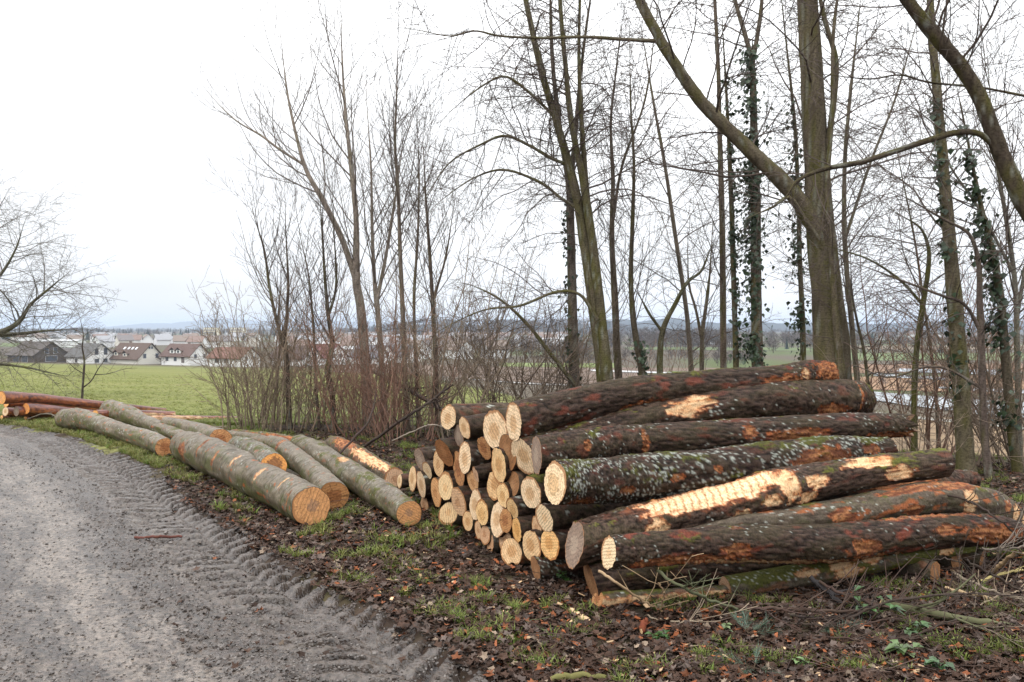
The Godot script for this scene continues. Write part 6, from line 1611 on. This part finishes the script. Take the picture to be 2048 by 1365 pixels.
	for n in 2600:
		var f := 3.7 + 4.5 * rng.randf()
		var x := rng.randf_range(-0.2, 0.66) * f
		if edge_frame(x, f).y > -0.05 or rng.randf() > 0.4 + nz(x * 1.5, 91.0, f * 1.5):
			continue
		var s := rng.randf_range(0.008, 0.03)
		cs.append(lay(Vector3(x, floor_at(x, f) + 0.03, -f), Vector3(s, s, s * rng.randf_range(0.25, 0.6)), 0.5))
		var g := rng.randf_range(0.6, 1.4)
		cc.append(Color(0.26 * g, 0.085 * g, 0.035 * g) if rng.randf() < 0.75 else Color(0.5 * g, 0.34 * g, 0.2 * g))
	scatter("bark_chips", chip, M.litter, cs, cc, "orange bark chips and wood shavings strewn before the pile", "bark chips")
	var tw := Buf.new()
	for n in 1500:
		var f := 3.8 + 6.0 * pow(rng.randf(), 1.2)
		var x := rng.randf_range(-0.25, 0.68) * f
		if edge_frame(x, f).y > -0.1 or (x < 1.2 and rng.randf() < 0.75):
			continue
		var p := Vector3(x, floor_at(x, f) + rng.randf_range(0.01, 0.05), -f)
		var a := rng.randf() * TAU
		var g := rng.randf_range(0.6, 1.6)
		shoot(tw, p, Vector3(cos(a), rng.randf_range(-0.1, 0.25), sin(a)).normalized(), rng.randf_range(0.1, 0.5), rng.randf_range(0.0015, 0.0035), 0, STY.beech, Color(0.075 * g, 0.052 * g, 0.042 * g))
	stuff("twig_litter", commit(tw), M.twig, "thin broken twigs littering the ground around the pile", "twigs")

func dead_wood() -> void:
	rng.seed = 705
	stick("straight red brown stick lying on the muddy track", [V(-3.000, 0.030, -6.530), V(-2.819, 0.030, -6.561), V(-2.645, 0.030, -6.592)], [0.0103, 0.0111, 0.0104], Color(0.12, 0.05, 0.04), 0, {})
	stick("dark forked branch leaning from the shrubs over the mossy beech log", [V(-2.196, 0.020, -9.559), V(-1.976, 0.280, -9.762), V(-1.825, 0.500, -10.421), V(-1.813, 0.800, -11.000)], [0.0127, 0.0142, 0.0139, 0.0107], Color(0.05, 0.035, 0.03), 6, {})
	stick("thick mossy branch with broken pale end, right foreground", [V(2.183, 0.060, -4.893), V(2.375, 0.050, -4.802), V(2.571, 0.040, -4.682), V(2.850, 0.030, -4.540)], [0.0267, 0.0262, 0.0227, 0.0165], Color(0.1, 0.1, 0.055), 4, {})
	stick("green barked twiggy branch lying across the split front log", [V(0.835, 0.300, -4.734), V(0.953, 0.260, -4.543), V(1.166, 0.120, -4.740), V(1.385, 0.050, -4.802)], [0.0092, 0.0088, 0.0086, 0.0064], Color(0.1, 0.105, 0.06), 9, {"twig_len": 0.6})
	stick("pale peeled thin branch leaning on the broad brown log end", [V(0.485, 0.340, -4.598), V(0.596, 0.280, -4.550), V(0.774, 0.100, -4.800), V(0.887, 0.030, -4.860)], [0.0084, 0.0077, 0.0064, 0.0041], Color(0.36, 0.25, 0.15), 5, {})
	stick("slender pale twig arching beside the split log end", [V(0.872, 0.020, -4.863), V(0.852, 0.200, -4.626), V(0.807, 0.300, -4.529)], [0.0053, 0.0045, 0.0033], Color(0.36, 0.25, 0.15), 2, {})
	stick("long bare brown branch in front of the mossy log", [V(1.204, 0.040, -4.891), V(1.466, 0.100, -4.689), V(1.789, 0.080, -4.714), V(2.132, 0.040, -4.780)], [0.0104, 0.0099, 0.0091, 0.0070], Color(0.075, 0.05, 0.04), 9, {"twig_len": 1.2})
	stick("grey branch stub pointing out from under the mossy log", [V(1.860, 0.140, -5.148), V(1.932, 0.080, -5.091), V(1.997, 0.030, -4.947), V(2.085, 0.020, -4.804)], [0.0156, 0.0154, 0.0138, 0.0087], Color(0.05, 0.045, 0.045), 6, {})
	stick("thin reddish branch tangled below the moss covered log", [V(1.908, 0.120, -5.112), V(2.003, 0.100, -4.889), V(2.245, 0.050, -4.836), V(2.466, 0.030, -4.809)], [0.0093, 0.0089, 0.0070, 0.0047], Color(0.075, 0.05, 0.04), 9, {})
	stick("bundle topping branch with many twigs near the small round end", [V(1.913, 0.020, -4.738), V(2.172, 0.120, -4.740), V(2.496, 0.140, -4.811), V(2.859, 0.100, -4.935)], [0.0086, 0.0086, 0.0076, 0.0060], Color(0.06, 0.045, 0.037), 14, {"twig_len": 1.2})
	stick("pale broken splinter standing up by the right edge of the pile", [V(3.255, 0.030, -5.589), V(3.235, 0.140, -5.442), V(3.219, 0.260, -5.280)], [0.0152, 0.0132, 0.0102], Color(0.36, 0.25, 0.15), 0, {})
	stick("light bent branch lying over debris at the far right", [V(2.864, 0.100, -5.333), V(2.861, 0.120, -5.043), V(3.046, 0.060, -4.947), V(3.213, 0.040, -4.882)], [0.0097, 0.0092, 0.0078, 0.0059], Color(0.2, 0.16, 0.12), 8, {})
	stick("mossy yellow green branch piece at the bottom edge of the verge", [V(0.186, 0.020, -3.943), V(0.303, 0.020, -3.971), V(0.455, 0.020, -3.932), V(0.556, 0.020, -3.888)], [0.0167, 0.0181, 0.0167, 0.0141], Color(0.14, 0.13, 0.05), 0, {})
	stick("bark peeled short stick with rusty end in the middle foreground", [V(0.704, 0.050, -4.485), V(0.721, 0.080, -4.508), V(0.733, 0.100, -4.513)], [0.0190, 0.0191, 0.0164], Color(0.15, 0.045, 0.025), 0, {})
	stick("dark thin branch left of the rusty stick", [V(0.573, 0.030, -4.381), V(0.646, 0.030, -4.480), V(0.723, 0.030, -4.570)], [0.0064, 0.0065, 0.0061], Color(0.06, 0.045, 0.037), 0, {})
	stick("long thin brown twig along the leafy verge", [V(0.018, 0.030, -4.834), V(0.156, 0.030, -4.593), V(0.331, 0.030, -4.339), V(0.513, 0.030, -4.113)], [0.0041, 0.0045, 0.0042, 0.0030], Color(0.12, 0.09, 0.065), 3, {})
	stick("greenish twig on the leaves left of the long brown twig", [V(-0.041, 0.030, -4.809), V(0.101, 0.030, -4.631), V(0.233, 0.030, -4.466)], [0.0052, 0.0056, 0.0038], Color(0.09, 0.1, 0.05), 2, {})
	stick("curved brown root like stick at the mud edge", [V(-1.171, 0.030, -5.350), V(-1.035, 0.030, -5.269), V(-0.900, 0.030, -5.229)], [0.0078, 0.0083, 0.0070], Color(0.1, 0.07, 0.055), 2, {})
	stick("bare arched branch above the verge log's far end", [V(-8.737, 0.050, -14.877), V(-8.055, 0.200, -14.306), V(-7.434, 0.120, -13.721)], [0.0090, 0.0095, 0.0083], Color(0.16, 0.14, 0.11), 6, {})
	stick("pale split wood splinter in front of the split log", [V(0.350, 0.020, -4.889), V(0.408, 0.020, -4.771), V(0.456, 0.020, -4.675)], [0.0148, 0.0173, 0.0113], Color(0.6, 0.42, 0.25), 0, {})
	stick("long bowed twiggy branch hanging over the far right debris", [V(3.040, 0.500, -6.000), V(3.151, 0.500, -5.739), V(3.296, 0.400, -5.571), V(3.492, 0.200, -5.562)], [0.0087, 0.0083, 0.0074, 0.0067], Color(0.06, 0.045, 0.037), 10, {})
	stick("fallen bare branch among shrubs behind the bark stripped log", [V(-1.985, 0.100, -10.776), V(-1.440, 0.500, -10.154), V(-1.066, 0.750, -10.113), V(-0.724, 1.000, -10.043)], [0.0196, 0.0197, 0.0184, 0.0122], Color(0.06, 0.045, 0.038), 14, {})
	stick("grey brown bough arching out of the red shrubs towards the pile", [V(-2.673, 0.900, -15.529), V(-1.850, 0.750, -13.630), V(-1.320, 0.600, -12.517), V(-0.985, 0.450, -12.132)], [0.0376, 0.0363, 0.0334, 0.0294], Color(0.085, 0.065, 0.055), 14, {"twig_len": 1.6})
	stick("thin pale bramble arching over the back of the pile", [V(-1.527, 0.250, -10.540), V(-1.218, 0.400, -10.362), V(-0.978, 0.500, -10.154), V(-0.779, 0.400, -10.362)], [0.0077, 0.0082, 0.0074, 0.0063], Color(0.3, 0.25, 0.2), 2, {})
	stick("thin brown twig curving across the grass in the right foreground", [V(1.513, 0.020, -4.659), V(1.662, 0.060, -4.563), V(1.832, 0.030, -4.540)], [0.0045, 0.0050, 0.0030], Color(0.06, 0.045, 0.037), 5, {})
	stick("dark twig beside the glossy green leaves", [V(1.871, 0.020, -4.567), V(2.074, 0.060, -4.618), V(2.317, 0.030, -4.743)], [0.0044, 0.0050, 0.0032], Color(0.075, 0.05, 0.04), 5, {})
	stick("crossing twig just below the thick mossy branch", [V(2.140, 0.020, -4.435), V(2.399, 0.060, -4.571), V(2.718, 0.030, -4.792)], [0.0043, 0.0050, 0.0032], Color(0.06, 0.045, 0.037), 5, {})
	stick("wiry twig trailing off at the right foreground edge", [V(2.473, 0.020, -4.659), V(2.566, 0.060, -4.476), V(2.693, 0.030, -4.374)], [0.0045, 0.0049, 0.0029], Color(0.15, 0.12, 0.09), 5, {})
	stick("pale twig sloping up to the right edge", [V(2.724, 0.020, -4.906), V(2.981, 0.060, -5.039), V(3.295, 0.030, -5.249)], [0.0048, 0.0055, 0.0035], Color(0.3, 0.23, 0.16), 5, {})
	stick("slanting twig under the feathery pine sprig", [V(1.561, 0.020, -4.471), V(1.737, 0.060, -4.368), V(1.936, 0.030, -4.339)], [0.0043, 0.0048, 0.0029], Color(0.075, 0.05, 0.04), 5, {})
	stick("broken pale strip of wood lying flat at the far right foot of the pile", [V(2.765, 0.030, -5.269), V(2.873, 0.040, -5.120), V(2.978, 0.030, -4.983)], [0.0112, 0.0109, 0.0075], Color(0.4, 0.29, 0.17), 0, {})
	stick("dark brown branch sloping down behind the small sawn ends", [V(2.825, 0.250, -5.145), V(3.009, 0.150, -5.167), V(3.198, 0.040, -5.168)], [0.0081, 0.0081, 0.0069], Color(0.06, 0.045, 0.037), 8, {})
	stick("forked grey twig pile topmost at the right edge", [V(2.958, 0.300, -5.214), V(3.146, 0.280, -5.265), V(3.382, 0.300, -5.335)], [0.0070, 0.0064, 0.0052], Color(0.16, 0.13, 0.105), 10, {})
	stick("yellowish splintered stick under the leaning pale splinter", [V(3.065, 0.030, -5.403), V(3.234, 0.060, -5.467), V(3.474, 0.050, -5.613)], [0.0105, 0.0106, 0.0082], Color(0.34, 0.28, 0.12), 2, {})
	stick("thin wire like branch looping over the mossy low log's end", [V(2.608, 0.050, -5.338), V(2.547, 0.300, -4.968), V(2.656, 0.300, -4.863), V(2.999, 0.050, -5.286)], [0.0052, 0.0048, 0.0041, 0.0038], Color(0.06, 0.045, 0.037), 6, {})
	stick("long dark stick lying parallel to the mossy log", [V(1.551, 0.030, -4.776), V(1.789, 0.040, -4.714), V(2.096, 0.040, -4.797)], [0.0087, 0.0091, 0.0070], Color(0.045, 0.035, 0.03), 3, {})
	stick("bleached forked twig on the leaves below the split log", [V(0.774, 0.020, -4.804), V(0.917, 0.040, -4.642), V(1.075, 0.050, -4.654)], [0.0058, 0.0056, 0.0039], Color(0.28, 0.22, 0.16), 4, {})
	leafy("green_plant", "glossy green leaved sprig standing before the thick mossy branch", Vector2(2.07, 4.75), 0.2, 16, 0.075, Color(0.03, 0.075, 0.015), {})
	leafy("green_plant", "low green leaves left of the pine sprig", Vector2(0.79, 4.42), 0.06, 14, 0.06, Color(0.035, 0.075, 0.018), {})
	leafy("green_plant", "trailing green leaves right of the glossy sprig", Vector2(2.20, 4.52), 0.09, 18, 0.065, Color(0.035, 0.075, 0.018), {})
	leafy("green_plant", "pale lobed leaves near the bottom right corner", Vector2(2.02, 4.23), 0.08, 16, 0.08, Color(0.07, 0.11, 0.035), {})
	leafy("green_plant", "dark lobed leaves at the bottom, right of the pale ones", Vector2(2.11, 4.07), 0.08, 16, 0.075, Color(0.04, 0.08, 0.03), {})
	leafy("green_plant", "light clover like leaves at the bottom middle", Vector2(1.44, 4.12), 0.05, 20, 0.045, Color(0.08, 0.13, 0.04), {})
	leafy("green_plant", "single pale green leaf clump beside the rusty stick", Vector2(1.18, 4.56), 0.05, 8, 0.055, Color(0.12, 0.16, 0.07), {})
	leafy("green_plant", "small green weed at the foot of the green bark log", Vector2(0.38, 5.47), 0.12, 10, 0.06, Color(0.035, 0.075, 0.018), {})
	# pine sprigs in the grass
	for s in [[1.29, 4.5, "feathery blue green pine sprig lying in the grass"], [1.75, 4.55, "darker pine sprig right of the feathery one"], [1.18, 4.02, "small pine sprig at the bottom edge of the foreground"]]:
		var p := Vector3(s[0], floor_at(s[0], s[1]) + 0.03, -s[1])
		var root := thing("pine_sprig", s[2], "pine sprig", p)
		var b := Buf.new()
		var nb := Buf.new()
		for k in 4:
			var a := rng.randf() * TAU
			var d := Vector3(cos(a), 0.25, sin(a)).normalized()
			tube(b, PackedVector3Array([Vector3.ZERO, d * 0.09, d * 0.17 + Vector3(0, 0.02, 0)]), PackedFloat32Array([0.003, 0.0025, 0.0015]), 4, Color(0.07, 0.05, 0.035))
			for n in 70:
				var q := rng.randf_range(0.2, 1.0)
				var o := d * 0.17 * q
				var nd := (d * 0.9 + Vector3(rng.randf_range(-1, 1), rng.randf_range(-0.4, 1), rng.randf_range(-1, 1)) * 0.8).normalized()
				var w := nd.cross(Vector3.UP).normalized() * 0.0012
				var g := rng.randf_range(0.7, 1.4)
				tri(nb, o - w, o + w, o + nd * rng.randf_range(0.04, 0.075), Color(0.06 * g, 0.1 * g, 0.065 * g))
		put("stem", commit(b), M.twig, root)
		var nd2 := put("needles", commit(nb), M.leaf, root)
		nd2.set_meta("kind", "stuff")
